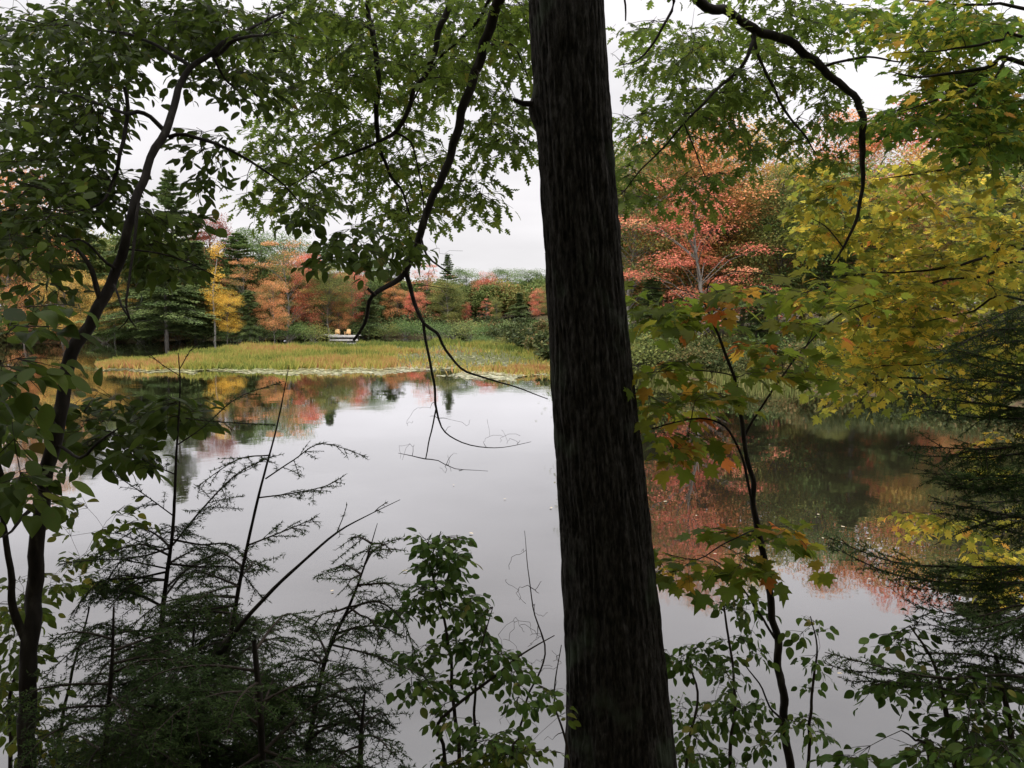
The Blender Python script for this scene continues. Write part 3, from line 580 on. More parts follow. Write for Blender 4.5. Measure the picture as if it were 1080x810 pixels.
# ------------------------------------------------------------------ near trees: drawn limbs, grown twigs
class Plant:
    def __init__(s): s.nodes = []; s.rad = []; s.tw = Tubes(); s.lv = Leaves()
    def limb(s, tube, path, sides=9, wob=.04, step=.05):
        """path rows (px, py, depth, radius m)"""
        P = smooth_path([tuple(at(a, b, d))+(r,) for a, b, d, r in path], step)
        xyz = P[:, :3].copy(); n = len(xyz)
        ph = rng.random()*9
        jit = np.array([[mnoise.noise(Vector((q*.35*step/.05, ph+k*5, 0))) for k in range(3)] for q in range(n)])
        xyz += jit*np.minimum(.02, P[:, 3:4]*1.0+.002)
        tube.add(xyz, np.maximum(P[:, 3]*.86, .001), sides, wob); s.nodes += list(xyz[::2]); s.rad += list(P[::2, 3])
    def grow(s, blobs, leaf, nleaf=9, spread=.16, tilt=.45, droop=.3, twigr=.0028, skip=0., side=2, hang=0.):
        """blobs: (px, py, rx, ry, d0, d1, count)"""
        T = []
        for (x, y, rx, ry, d0, d1, cnt) in blobs:
            for k in range(cnt):
                a = rng.random()*6.283; q = math.sqrt(rng.random()); T.append(at(x+rx*q*math.cos(a), y+ry*q*math.sin(a), rng.uniform(d0, d1)))
        T = np.array(T); nod = np.array(s.nodes); rad = np.array(s.rad)
        best = np.full(len(T), 1e9); bi = np.zeros(len(T), int)
        for k in range(len(T)):
            d = np.linalg.norm(nod-T[k], axis=1); bi[k] = d.argmin(); best[k] = d.min()
        left = np.ones(len(T), bool); nod = list(nod); rad = list(rad)
        for it in range(len(T)):
            k = int(np.where(left, best, 1e9).argmin()); left[k] = False
            p0 = nod[bi[k]]; r0 = rad[bi[k]]; t = T[k]; d = t-p0; Ln = np.linalg.norm(d)
            if Ln < .02: continue
            perp = norm(np.cross(d, rng.normal(size=3)))
            c1 = p0+d*.35+perp*Ln*.12+np.array([0, 0, .10*Ln]); c2 = p0+d*.75+np.array([0, 0, .08*Ln])-perp*Ln*.05
            n = max(4, int(Ln/.07)); u = np.linspace(0, 1, n)[:, None]
            P = p0*(1-u)**3+3*c1*u*(1-u)**2+3*c2*u*u*(1-u)+t*u**3
            P[1:-1] += rng.normal(size=(n-2, 3))*.004
            rs = min(r0*.7, twigr+.004*Ln); s.tw.add(P, np.linspace(rs, twigr*.45, n), 4)
            new = P[1:]; nr = np.linspace(rs, twigr*.6, n)[1:]
            nod += list(new); rad += list(nr)
            for q in range(0, len(new), 1):
                dd = np.linalg.norm(T-new[q], axis=1); m_ = dd < best
                best[m_] = dd[m_]; bi[m_] = len(nod)-len(new)+q
            if nleaf: s.spray(P, leaf, nleaf, spread, tilt, droop, twigr, side, hang, skip)
        s.nodes = nod; s.rad = rad
    def spray(s, P, leaf, nleaf, spread, tilt, droop, twigr, side, hang, skip=0):
        t = P[-1]; ax = norm(P[-1]-P[-2]); cv = rng.random()
        ax = norm(np.array([ax[0], ax[1], ax[2]*.4-.1])+rng.normal(size=3)*.15)
        lat = norm(np.cross(ax, [0, 0, 1.])+rng.normal(size=3)*.15)
        shoots = [(P[-2], ax, spread)]
        for q in range(side):
            sg = 1 if q % 2 else -1; shoots.append((P[max(0, len(P)-2-q//2)], norm(ax*.7+lat*sg*rng.uniform(.6, 1)+rng.normal(size=3)*.15), spread*rng.uniform(.6, 1)))
        per = max(1, nleaf//len(shoots))
        for (b, d, Ls) in shoots:
            e = b+d*Ls; e[2] -= .12*Ls+hang*Ls
            if len(shoots) > 1 or True: s.tw.add([b, (b+e)/2+np.array([0, 0, .03*Ls]), e], [twigr*.7, twigr*.5, twigr*.3], 3)
            la = norm(np.cross(d, [0, 0, 1.]))
            for k in range(per+1):
                if rng.random() < skip: continue
                u = (k+.6)/(per+.6); sg = 1 if k % 2 else -1
                p = b*(1-u)+e*u; a = d*.75+la*sg*(.9 if k < per else .1)+rng.normal(size=3)*.25; a[2] -= droop+.2*rng.random()
                nm = np.array([rng.normal()*tilt, rng.normal()*tilt, 1.])
                pet = norm(a)*leaf*.22
                s.lv.add(p+pet, a, nm, leaf*rng.uniform(.6, 1.15), min(1, max(0, cv+.18*rng.normal())))
def near_root(name, p, label, cat, group=None):
    o = empty(name, (0, 0, 0), label, cat, group); o.location = tuple(p); return o

# --- the big oak trunk
TRK = [(655, 905, 3.40, .335), (655, 812, 3.42, .250), (641, 600, 3.46, .200), (628, 440, 3.50, .182), (617, 300, 3.55, .169), (605.5, 130, 3.62, .161), (597.5, 0, 3.70, .162), (592, -130, 3.8, .155), (586, -320, 3.95, .14), (580, -700, 4.2, .12)]
base = at(655, 905, 3.40); base[2] = float(terrain(base[0], base[1]))-.1
oak = near_root('oak_tree', base, 'large dark furrowed trunk of an oak standing right of centre', 'tree')
P = smooth_path([tuple(base)+(.40,)]+[tuple(at(a, b, d))+(r,) for a, b, d, r in TRK[1:]], .022)
sides = 200; n = len(P); aa = np.arange(sides)/sides*2*np.pi
T = np.gradient(P[:, :3], axis=0); T = norm(T); U = norm(np.cross(T, [0, 1., 0])); V = np.cross(T, U)
rel = np.zeros((n, sides)); 
for a_i in range(sides):
    ca, sa_ = math.cos(aa[a_i]), math.sin(aa[a_i])
    for z_i in range(n):
        z = P[z_i, 2]
        wv = mnoise.noise(Vector((ca*1.3, sa_*1.3, z*1.4)))
        f1 = mnoise.noise(Vector((ca*9.5+wv*.8, sa_*9.5+wv*.8, z*2.6))); f2 = mnoise.noise(Vector((ca*22+wv, sa_*22, z*8.)))
        rel[z_i, a_i] = -.016*max(0, 1-abs(f1)*5)+.007*f2+.010*mnoise.noise(Vector((ca*1.2, sa_*1.2, z*.8)))
rr = P[:, 3:4]+rel
# knot bulges
for (zp, ap, am, wz, wa) in ((at(600, 112, 3.6)[2], 0.0, .03, .06, .35), (at(590, 425, 3.5)[2], .8, .018, .09, .3)):
    da = np.angle(np.exp(1j*(aa-ap)))
    rr += am*np.exp(-((P[:, 2:3]-zp)/wz)**2)*np.exp(-(da[None]/wa)**2)
ring = P[:, None, :3]+rr[..., None]*(np.cos(aa)[None, :, None]*U[:, None]+np.sin(aa)[None, :, None]*V[:, None])
i = np.arange(n-1)[:, None]*sides; j = np.arange(sides)[None]; k = (j+1) % sides
mesh_obj('trunk', ring.reshape(-1, 3)-base, [np.stack([i+j, i+k, i+sides+k, i+sides+j], -1).reshape(-1, 4)], M['oakbark'], oak, smooth=True)
def limbs(pl, root, base, defs, name='limb', mat='bark'):
    for d in defs:
        d = [(a, b, c, e*.9) for a, b, c, e in d]; tb = Tubes(); pl.limb(tb, d, 10); tb.build(name, M[mat], root, base)
op = Plant()
limbs(op, oak, base, [
 # left: the forked limb that hangs to the water
 [(590, -300, 3.9, .06), (560, -110, 4.1, .045), (524, 5, 4.3, .036), (507, 60, 4.4, .033), (490, 110, 4.4, .031), (473, 170, 4.4, .028), (453, 218, 4.4, .026), (438, 262, 4.4, .025), (428, 288, 4.4, .023), (414, 299, 4.38, .018), (394, 310, 4.3, .015), (388, 325, 4.3, .013), (384, 342, 4.3, .012), (373, 358, 4.3, .009)],
 [(428, 288, 4.4, .018), (436, 318, 4.4, .014), (447, 340, 4.35, .012), (460, 350, 4.3, .011), (470, 370, 4.3, .009), (486, 388, 4.3, .008), (510, 399, 4.3, .0065), (545, 408, 4.3, .005), (578, 421, 4.3, .003)],
 [(447, 342, 4.35, .011), (452, 375, 4.3, .009), (458, 410, 4.3, .0085), (460, 432, 4.3, .008), (466, 450, 4.3, .0055), (480, 464, 4.3, .0045), (505, 471, 4.3, .0035), (530, 472, 4.3, .0025), (560, 466, 4.3, .0015)],
 [(460, 432, 4.3, .006), (455, 455, 4.3, .005), (449, 484, 4.3, .004)],
 [(420, 478, 4.3, .0015), (435, 481, 4.3, .003), (449, 484, 4.3, .004), (462, 486, 4.3, .003), (480, 494, 4.3, .0025), (515, 497, 4.3, .0012)],
 [(444, 248, 4.4, .009), (450, 268, 4.3, .007), (462, 280, 4.3, .006), (475, 289, 4.3, .004)],
 [(396, 311, 4.3, .012), (389, 305, 4.25, .009)],
 [(437, 300, 4.4, .003), (455, 302, 4.2, .0025), (480, 306, 4.2, .0012)],
 # left: the thinner limbs
 [(585, -340, 3.95, .045), (520, -110, 4.6, .03), (478, -5, 4.8, .024), (462, 40, 4.8, .022), (450, 78, 4.8, .020), (438, 96, 4.8, .018), (427, 122, 4.8, .016), (418, 140, 4.8, .016), (400, 150, 4.8, .012), (370, 162, 4.8, .009), (345, 172, 4.8, .006), (300, 200, 4.8, .003)],
 [(530, -30, 4.5, .014), (505, 20, 4.6, .012), (480, 45, 4.7, .010), (462, 62, 4.75, .009), (448, 85, 4.8, .008), (436, 105, 4.9, .007)],
 [(580, -380, 4., .045), (470, -160, 4.8, .03), (392, -10, 5., .022), (394, 35, 5., .022), (399, 80, 5., .020), (397, 130, 5., .019), (400, 152, 5., .016), (412, 185, 5., .012), (425, 205, 5., .009), (433, 228, 5., .006)],
 [(418, 140, 4.8, .009), (433, 150, 4.8, .007), (440, 172, 4.8, .006), (446, 205, 4.8, .005), (447, 235, 4.8, .003)],
 [(508, 50, 4.4, .008), (535, 45, 4.6, .007), (548, 60, 4.6, .006), (556, 80, 4.6, .004)],
 [(585, 108, 3.62, .035), (566, 108, 3.6, .02), (550, 107, 3.58, .015), (541, 104, 3.55, .009)],
 # right: the crooked limb
 [(592, -290, 3.9, .06), (650, -110, 4.6, .048), (736, 0, 5., .040), (768, 13, 5.1, .036), (800, 32, 5.2, .036), (832, 43, 5.3, .036), (860, 66, 5.3, .034), (884, 88, 5.3, .030), (903, 106, 5.3, .028), (911, 130, 5.3, .028), (909, 154, 5.3, .026), (911, 185, 5.4, .018), (905, 228, 5.4, .014), (888, 262, 5.4, .010), (876, 282, 5.4, .004)],
 [(792, 38, 5.2, .016), (800, 60, 5.2, .013), (815, 92, 5.2, .012), (830, 118, 5.2, .010), (850, 145, 5.2, .008), (860, 162, 5.2, .004)],
 [(796, 32, 5.2, .018), (790, 58, 5.1, .015), (768, 84, 5.1, .013), (738, 112, 5., .010), (720, 130, 5., .009), (703, 152, 5., .007), (680, 175, 5., .006), (655, 205, 5., .003)],
 [(640, -60, 4.4, .02), (708, -8, 4.7, .012), (698, 30, 4.7, .010), (685, 50, 4.7, .008), (672, 64, 4.7, .006), (650, 70, 4.6, .002)],
 [(720, 128, 5., .006), (733, 160, 5., .005), (745, 190, 5., .003)],
 [(650, -60, 4.5, .012), (658, -5, 4.5, .008), (660, 22, 4.5, .005)],
 [(870, 70, 5.3, .012), (910, 60, 5.3, .009), (950, 65, 5.4, .006)],
 [(890, 262, 5.4, .006), (872, 240, 5.3, .005), (856, 230, 5.3, .003)],
])
op.grow([(330, 50, 70, 55, 4.6, 6.8, 92), (415, 40, 80, 50, 4.5, 6.8, 92), (490, 45, 45, 55, 4.3, 6.4, 72), (540, 25, 22, 50, 4.2, 5.5, 34), (335, 150, 70, 55, 4.8, 6.8, 70),
         (400, 100, 75, 45, 4.8, 6.8, 62), (425, 190, 55, 50, 4.7, 6.2, 50), (500, 200, 26, 38, 4.5, 5.5, 16), (518, 130, 30, 45, 4.5, 5.8, 26), (300, 205, 40, 35, 4.8, 6, 24), (545, 130, 15, 30, 4.4, 5, 8), (440, 240, 25, 25, 4.8, 6, 12),
         (705, 55, 38, 45, 4.8, 6.2, 38), (765, 70, 55, 50, 5, 6.5, 75), (690, 130, 38, 32, 4.8, 6, 26), (745, 125, 50, 30, 5, 6.3, 28), (740, 195, 26, 24, 4.9, 5.4, 12), (665, 190, 18, 30, 4.8, 5.6, 12),
         (845, 25, 55, 32, 5.1, 6.5, 38), (835, 95, 50, 50, 5.1, 6.5, 44), (800, 150, 35, 30, 5.1, 6.3, 16), (880, 150, 30, 35, 5.3, 6.3, 12), (790, -30, 90, 30, 4.8, 6.4, 30), (420, -40, 150, 40, 4.2, 6.2, 60)],
        .078, 11, .18, .5, .45, .003, .08)
op.tw.build('twigs', M['twig'], oak, base); op.lv.build('crown', OAK, M['oak'], oak, base)
# bare twigs on the hanging limb's tips
bp_ = Plant(); tmp = Tubes()
for d in ([(458, 410, 4.3, .0085), (460, 432, 4.3, .008), (466, 450, 4.3, .0055), (480, 464, 4.3, .0045), (505, 471, 4.3, .0035), (530, 472, 4.3, .0025), (560, 466, 4.3, .0015)],
          [(435, 481, 4.3, .003), (462, 486, 4.3, .003), (480, 494, 4.3, .0025), (515, 497, 4.3, .0012)], [(444, 248, 4.4, .009), (475, 289, 4.3, .004)], [(672, 64, 4.7, .006), (650, 70, 4.6, .002)]):
    bp_.limb(tmp, d)
bp_.grow([(440, 440, 24, 12, 4.2, 4.4, 7), (500, 450, 30, 18, 4.2, 4.4, 9), (540, 465, 25, 6, 4.2, 4.4, 6), (430, 475, 15, 12, 4.2, 4.4, 5), (485, 490, 25, 12, 4.2, 4.4, 8), (468, 262, 24, 22, 4.2, 4.5, 9), (650, 50, 16, 30, 4.6, 4.8, 7), (658, 120, 14, 25, 4.6, 4.8, 3)], .1, 0, twigr=.0016)
bp_.tw.build('bare_twigs', M['twig'], oak, base)

# --- curved beech at left
bb = at(30, 900, 2.9); bb[2] = float(terrain(bb[0], bb[1]))-.05
beech = near_root('beech_tree', bb, 'slender curved dark young tree with oval leaves at the left', 'tree')
pl = Plant()
tb = Tubes(); pl.limb(tb, [(28, 1080, 2.85, 0.0442), (30, 812, 2.9, 0.0365), (31, 690, 2.95, 0.0348), (36, 600, 3.0, 0.0323), (50, 510, 3.0, 0.0306), (62, 440, 3.0, 0.0289), (77, 375, 3.05, 0.0281), (104, 322, 3.1, 0.0247), (125, 270, 3.15, 0.0213), (141, 224, 3.2, 0.0195), (157, 175, 3.3, 0.0179), (174, 138, 3.4, 0.0187), (185, 100, 3.5, 0.0161), (200, 70, 3.6, 0.0145), (228, 50, 3.7, 0.0119), (262, 30, 3.9, 0.0085), (300, 12, 4.1, 0.0068)], 14); tb.build('trunk', M['bark'], beech, bb)
limbs(pl, beech, bb, [
 [(174, 136, 3.4, .013), (160, 124, 3.4, .012), (146, 118, 3.4, .011), (134, 120, 3.5, .010), (110, 112, 3.6, .008), (70, 98, 3.8, .006), (30, 90, 4., .004), (0, 90, 4, .003)],
 [(132, 92, 3.5, .010), (134, 125, 3.5, .011), (127, 165, 3.4, .010), (118, 195, 3.4, .009), (104, 216, 3.3, .007), (85, 222, 3.3, .004)],
 [(178, 145, 3.4, .012), (195, 142, 3.4, .010), (220, 148, 3.5, .009), (248, 160, 3.6, .008), (275, 178, 3.7, .007), (300, 196, 3.8, .005), (330, 228, 3.9, .003)],
 [(222, 55, 3.7, .009), (235, 80, 3.8, .007), (255, 100, 3.9, .005), (275, 130, 4, .003)],
 [(225, 60, 3.7, .012), (250, 42, 3.6, .010), (285, 35, 3.8, .006)],
 [(106, 318, 3.1, .014), (99, 292, 3.1, .013), (92, 275, 3.1, .011), (80, 262, 3.1, .007)],
 [(122, 285, 3.15, .008), (112, 278, 3.1, .007), (98, 262, 3.1, .006), (82, 252, 3., .005), (70, 255, 3., .003)],
 [(146, 215, 3.2, .008), (141, 260, 3.1, .007), (133, 325, 3., .005), (144, 345, 3., .003)],
 [(120, 300, 3.1, .006), (128, 322, 3., .005), (136, 335, 3., .004), (124, 348, 3., .002)],
 [(128, 262, 3.15, .005), (180, 270, 3.2, .004), (230, 292, 3.3, .002)],
 [(58, 470, 3., .008), (85, 482, 2.9, .007), (105, 466, 2.85, .006), (125, 452, 2.8, .003)],
 [(46, 520, 3., .012), (30, 540, 2.9, .010), (12, 560, 2.8, .006), (-10, 570, 2.7, .004)],
 [(31, 680, 2.95, .022), (18, 655, 2.95, .02), (9, 600, 2.9, .015), (4, 550, 2.9, .012), (0, 500, 2.9, .01), (-10, 420, 2.8, .006), (0, 380, 2.6, .004)],
 [(60, 450, 3., .01), (40, 430, 2.8, .008), (10, 415, 2.6, .006)],
 [(200, 70, 3.6, .012), (150, 40, 3.8, .009), (90, 30, 4., .006), (20, 20, 4.2, .004)],
])
pl.grow([(45, 60, 60, 50, 3.6, 5.6, 90), (130, 28, 80, 30, 3.6, 5.6, 84), (230, 25, 80, 26, 3.7, 5.6, 68), (50, 150, 60, 50, 3.4, 5, 84), (110, 90, 40, 40, 3.4, 4.6, 34), (235, 75, 45, 28, 3.7, 4.8, 28),
         (40, 230, 48, 40, 3., 4.2, 58), (105, 190, 36, 30, 3.3, 4.4, 30), (60, -40, 120, 40, 3.5, 5, 40), (250, -30, 100, 25, 3.5, 5, 30), (290, 70, 40, 40, 3.9, 5.2, 26), (210, 155, 30, 22, 3.4, 4, 10), (-30, 150, 30, 160, 3, 4.5, 40)],
        .057, 9, .15, .5, .4, .0026, .08)
pl.grow([(380, 255, 46, 24, 3.7, 4.2, 22), (345, 265, 25, 14, 3.7, 4.1, 7), (240, 190, 40, 18, 3.5, 4, 7), (330, 215, 35, 18, 3.7, 4.2, 10), (430, 262, 22, 12, 3.8, 4.2, 5)], .065, 7, .11, .5, .4, .0022, .05)
pl.grow([(165, 235, 42, 26, 3.2, 4., 26), (175, 275, 34, 22, 3.2, 4., 14), (45, 290, 36, 24, 3.3, 3.8, 10)], .070, 7, .13, .5, .4, .0024, .1)
pl.grow([(25, 330, 30, 20, 2.1, 2.5, 4), (8, 390, 24, 22, 2.2, 2.6, 7), (8, 440, 24, 36, 2.5, 3.3, 14), (110, 440, 46, 26, 3.4, 3.9, 19), (175, 432, 38, 20, 3.3, 3.7, 11), (120, 480, 40, 22, 3.35, 3.8, 13), (20, 500, 28, 30, 2.4, 3, 8)], .085, 7, .13, .45, .35, .0026, .05)
pl.tw.build('twigs', M['twig'], beech, bb); pl.lv.build('crown', OVATE, M['beech'], beech, bb)

# --- yellow maple reaching in from the right, its trunk just out of the frame
def offtree(name, label, cat, tpath, lim, blobs, shape, mat, leaf, **kw):
    p0 = at(*tpath[0][:3]); p0[2] = float(terrain(p0[0], p0[1]))-.05
    root = near_root(name, p0, label, cat); pl = Plant(); tb = Tubes()
    P0 = [(tpath[0][0], tpath[0][1], tpath[0][2], tpath[0][3])]
    pl.limb(tb, tpath, 12, step=.1); tb.add([p0, at(*tpath[0][:3])], [tpath[0][3]*1.15, tpath[0][3]], 12); tb.build('trunk', M['bark'], root, p0)
    for d in lim:
        t2 = Tubes(); pl.limb(t2, d, 7, step=.08); t2.build('limb', M['bark'], root, p0)
    for bl, k2 in blobs:
        a = dict(kw); a.update(k2); pl.grow(bl, a.pop('leaf', leaf), **a)
    pl.tw.build('twigs', M['twig'], root, p0); pl.lv.build('crown', shape, M[mat], root, p0)
    return root
kw = dict(nleaf=13, spread=.24, tilt=.45, droop=.35, twigr=.003, skip=.03)
offtree('maple_tree', 'yellow leaved maple reaching in from the right edge over the water', 'tree',
 [(1240, 640, 6.5, .11), (1220, 400, 6.6, .10), (1200, 200, 6.7, .09), (1190, 0, 6.8, .07)],
 [[(1205, 330, 6.6, .04), (1080, 262, 6.4, .017), (1030, 275, 6.3, .013), (980, 285, 6.2, .010), (930, 288, 6.2, .006), (880, 292, 6.2, .003)],
  [(1210, 350, 6.6, .04), (1085, 280, 6.3, .018), (1040, 291, 6.3, .013), (990, 296, 6.3, .010), (950, 310, 6.2, .007), (900, 325, 6.1, .005), (865, 345, 6., .003)],
  [(1210, 420, 6.6, .03), (1080, 318, 6., .012), (1020, 330, 6., .008), (970, 340, 6., .004)],
  [(1215, 480, 6.6, .03), (1080, 402, 6., .012), (1020, 400, 6., .010), (960, 399, 6., .008), (920, 394, 6., .004)],
  [(1205, 280, 6.7, .03), (1080, 168, 6.2, .012), (1045, 170, 6.2, .012), (1000, 178, 6.2, .009), (950, 186, 6.2, .006), (920, 190, 6.2, .003)],
  [(1205, 220, 6.7, .03), (1080, 134, 6.2, .012), (1020, 140, 6.2, .009), (960, 148, 6.2, .006), (915, 150, 6.2, .003)],
  [(1215, 450, 6.6, .03), (1080, 350, 5.8, .012), (1040, 368, 5.8, .009), (980, 383, 5.8, .006), (930, 386, 5.8, .004)],
  [(1225, 560, 6.6, .03), (1080, 545, 6.2, .014), (1030, 555, 6.2, .008), (985, 575, 6.2, .003)]],
 [([(990, 250, 90, 32, 5.8, 8, 74), (900, 225, 55, 36, 5.9, 7.8, 42), (1010, 300, 75, 30, 5.6, 8, 46), (930, 310, 70, 28, 5.7, 7.6, 42), (985, 355, 90, 28, 5.6, 8, 66), (925, 375, 62, 24, 5.7, 7.5, 42), (1040, 385, 45, 24, 5.6, 7.8, 23),
    (990, 190, 80, 24, 5.9, 8, 32), (885, 180, 36, 20, 5.9, 7.2, 14), (1010, 412, 60, 14, 5.7, 7.5, 15), (1060, 250, 40, 60, 5.8, 7.8, 31), (900, 408, 30, 16, 5.8, 7, 10), (860, 250, 26, 30, 6, 7.2, 10),
    (1020, 555, 60, 14, 5.9, 7.2, 15), (1050, 590, 40, 16, 5.9, 7.2, 12), (965, 545, 28, 6, 6, 6.8, 3), (1040, 620, 34, 10, 5.9, 7, 6), (1060, 480, 30, 30, 6, 7.4, 7)], {})],
 MAPLE, 'ymaple', .078, **kw)
offtree('maple_tree', 'green maple just starting to turn, hanging into the upper right corner', 'tree',
 [(1300, 700, 5.4, .11), (1280, 300, 5.5, .10), (1250, 0, 5.6, .08), (1240, -150, 5.6, .06)],
 [[(1262, 140, 5.5, .03), (1085, 40, 5.2, .012), (1060, 42, 5.2, .011), (1020, 50, 5.2, .009), (985, 54, 5.2, .005), (940, 56, 5.2, .002)],
  [(1265, 200, 5.5, .03), (1085, 70, 5.2, .016), (1040, 72, 5.2, .014), (1000, 78, 5.2, .012), (965, 81, 5.2, .008), (940, 76, 5.2, .003)],
  [(1265, 200, 5.5, .03), (1085, 68, 5.3, .012), (1050, 82, 5.2, .012), (1010, 95, 5.2, .009), (980, 108, 5.2, .007), (950, 118, 5.2, .003)],
  [(1255, 60, 5.6, .03), (1085, 10, 5.5, .014), (1020, 5, 5.5, .009), (960, 0, 5.5, .004)]],
 [([(990, 20, 50, 22, 5., 7, 42), (1035, 95, 45, 30, 4.9, 6.6, 52), (985, 70, 32, 16, 5, 6.5, 12), (1040, 140, 45, 20, 4.9, 6.4, 34), (930, 20, 32, 18, 5.2, 6.8, 16), (1060, 30, 22, 22, 5.2, 7, 12), (1000, -30, 90, 25, 5.2, 7, 30), (940, 125, 40, 14, 5, 6.5, 14), (1110, 90, 30, 70, 5, 6.5, 30), (985, 115, 32, 22, 5, 6.2, 14)], {})],
 MAPLE, 'gmaple', .075, **kw)

def dz(rows, k=1.27, t=1.):
    return [(a, b, c*k, e*k*t) for a, b, c, e in rows]
# --- turning maple sapling right of the trunk
sb = at(842, 900, 3.8); sb[2] = float(terrain(sb[0], sb[1]))-.05
sap = near_root('maple_sapling', sb, 'thin forked maple sapling with green and orange leaves right of the big trunk', 'sapling')
pl = Plant(); tb = Tubes()
pl.limb(tb, dz([(852, 1060, 2.95, .026), (832, 812, 3.0, .024), (822, 700, 3.0, .022), (814, 640, 3.0, .0205), (806, 590, 3., .019), (797, 540, 3., .0165), (793, 500, 3., .014), (786, 465, 3., .012), (782, 440, 3., .011), (775, 405, 3., .009), (762, 365, 3., .008), (748, 330, 3., .006), (738, 308, 3., .004)], 1.27, .78), 12, step=.03); tb.build('trunk', M['bark'], sap, sb)
limbs(pl, sap, sb, [dz(q_, 1.27, .8) for q_ in [
 [(786, 460, 3., .008), (800, 435, 3., .007), (820, 402, 3., .006), (850, 365, 3.05, .005), (870, 345, 3.1, .004), (900, 320, 3.1, .002)],
 [(795, 530, 3., .009), (787, 495, 2.95, .008), (778, 470, 2.95, .007), (765, 450, 2.9, .006), (738, 442, 2.9, .005), (700, 448, 2.9, .004), (672, 458, 2.9, .002)],
 [(778, 398, 3., .004), (750, 391, 2.95, .004), (710, 390, 2.9, .003), (668, 396, 2.9, .002)],
 [(742, 312, 3., .003), (720, 306, 2.95, .003), (690, 304, 2.9, .0025), (662, 302, 2.9, .002)],
 [(744, 318, 3., .0035), (750, 295, 3., .003), (775, 286, 3., .003), (830, 292, 3., .002)],
 [(820, 402, 3., .004), (840, 398, 3., .003), (880, 402, 3., .002)],
 [(795, 560, 3., .005), (780, 565, 2.9, .004), (760, 575, 2.9, .004), (735, 590, 2.9, .003), (705, 585, 2.9, .002)],
 [(818, 672, 3., .008), (803, 650, 2.9, .007), (785, 622, 2.9, .005), (760, 596, 2.85, .004), (740, 585, 2.8, .002)],
 [(828, 762, 3., .008), (812, 745, 2.95, .006), (800, 720, 2.9, .005), (785, 700, 2.9, .003)],
]])
pl.grow([(a, b, c, d, e*1.27, f*1.27, g) for a, b, c, d, e, f, g in [(695, 330, 30, 20, 2.8, 3.2, 5), (700, 315, 34, 16, 2.7, 3.2, 6), (775, 320, 38, 18, 2.8, 3.3, 6), (690, 385, 30, 12, 2.7, 3.1, 4), (700, 425, 30, 20, 2.7, 3.1, 7), (715, 470, 38, 16, 2.7, 3.1, 7), (745, 415, 30, 18, 2.8, 3.2, 6), (850, 330, 45, 22, 2.9, 3.5, 8), (845, 390, 40, 22, 2.9, 3.4, 8), (800, 375, 28, 22, 2.8, 3.3, 5), (890, 300, 35, 25, 3, 3.6, 7),
         (790, 560, 36, 14, 2.8, 3.2, 7), (760, 590, 34, 14, 2.7, 3.1, 6), (840, 555, 10, 10, 2.9, 3.1, 1), (860, 575, 12, 12, 2.9, 3.1, 1), (710, 600, 22, 18, 2.7, 3.1, 5)]],
        .098, 6, .16, .35, .3, .0022, .08)
pl.tw.build('twigs', M['twig'], sap, sb); pl.lv.build('crown', MAPLE, M['sapmaple'], sap, sb)

# --- leafy shrubs of the bank
def bush(name, label, stems, blobs, mat, leaf, kz=1., cat='shrub', shape=OVATE, bare=False, **kw):
    stems = [dz(q_, kz) for q_ in stems]; blobs = [(a, b, c, d, e*kz, f*kz, g) for a, b, c, d, e, f, g in blobs]
    p0 = at(*stems[0][0][:3]); p0[2] = float(terrain(p0[0], p0[1]))-.03
    root = near_root(name, p0, label, cat); pl = Plant()
    for d in stems:
        d = [(d[0][0]+(d[0][0]-d[1][0])*.3, 1050, d[0][2], d[0][3]*1.1)]+list(d) if d[0][1] > 795 else d
        t2 = Tubes(); pl.limb(t2, d, 7, step=.04); t2.build('stem', M['twig'], root, p0)
    a = dict(nleaf=8, spread=.12, tilt=.7, droop=.5, twigr=.0020, skip=.05); a.update(kw)
    pl.grow(blobs, leaf, **a)
    pl.tw.build('twigs', M['twig'], root, p0)
    if not bare: pl.lv.build('foliage', shape, M[mat], root, p0)
bush('shrub', 'leafy upright shrub in front of the water, left of the big trunk', [[(485, 812, 2.9, .009), (478, 740, 2.9, .008), (470, 660, 2.9, .006), (455, 600, 2.9, .004), (465, 560, 2.9, .002)], [(500, 812, 2.9, .008), (500, 740, 2.9, .006), (505, 690, 2.9, .004), (520, 640, 2.9, .002)], [(470, 812, 2.8, .008), (460, 770, 2.8, .008), (475, 750, 2.8, .007), (520, 715, 2.8, .006), (550, 690, 2.8, .004), (585, 670, 2.8, .002)]],
     [(465, 580, 22, 28, 2.8, 3, 20), (470, 625, 30, 22, 2.8, 3, 15), (495, 660, 30, 24, 2.8, 3., 17), (430, 640, 22, 12, 2.8, 3, 7), (520, 705, 40, 20, 2.7, 3, 14), (565, 735, 26, 14, 2.7, 3, 7), (450, 730, 30, 25, 2.7, 3, 10), (500, 780, 60, 25, 2.6, 3., 18), (440, 690, 20, 18, 2.8, 3, 5)], 'shrubleaf', .042, nleaf=9, spread=.08)
bush('bare_shrub', 'leafless grey twiggy shrub against the left side of the big trunk', [[(545, 812, 3.1, .006), (555, 740, 3.1, .005), (575, 690, 3.1, .004), (562, 640, 3.1, .003), (557, 600, 3.1, .002), (553, 560, 3.1, .001)], [(600, 812, 3.1, .006), (585, 740, 3.1, .004), (592, 680, 3.1, .002)]],
     [(555, 605, 24, 25, 3, 3.2, 10), (565, 650, 24, 25, 3, 3.2, 16), (575, 700, 20, 30, 3, 3.2, 18), (545, 680, 26, 30, 3, 3.2, 12), (560, 760, 34, 30, 3, 3.2, 18)], 'shrubleaf', .04, nleaf=0, bare=True, twigr=.0018)
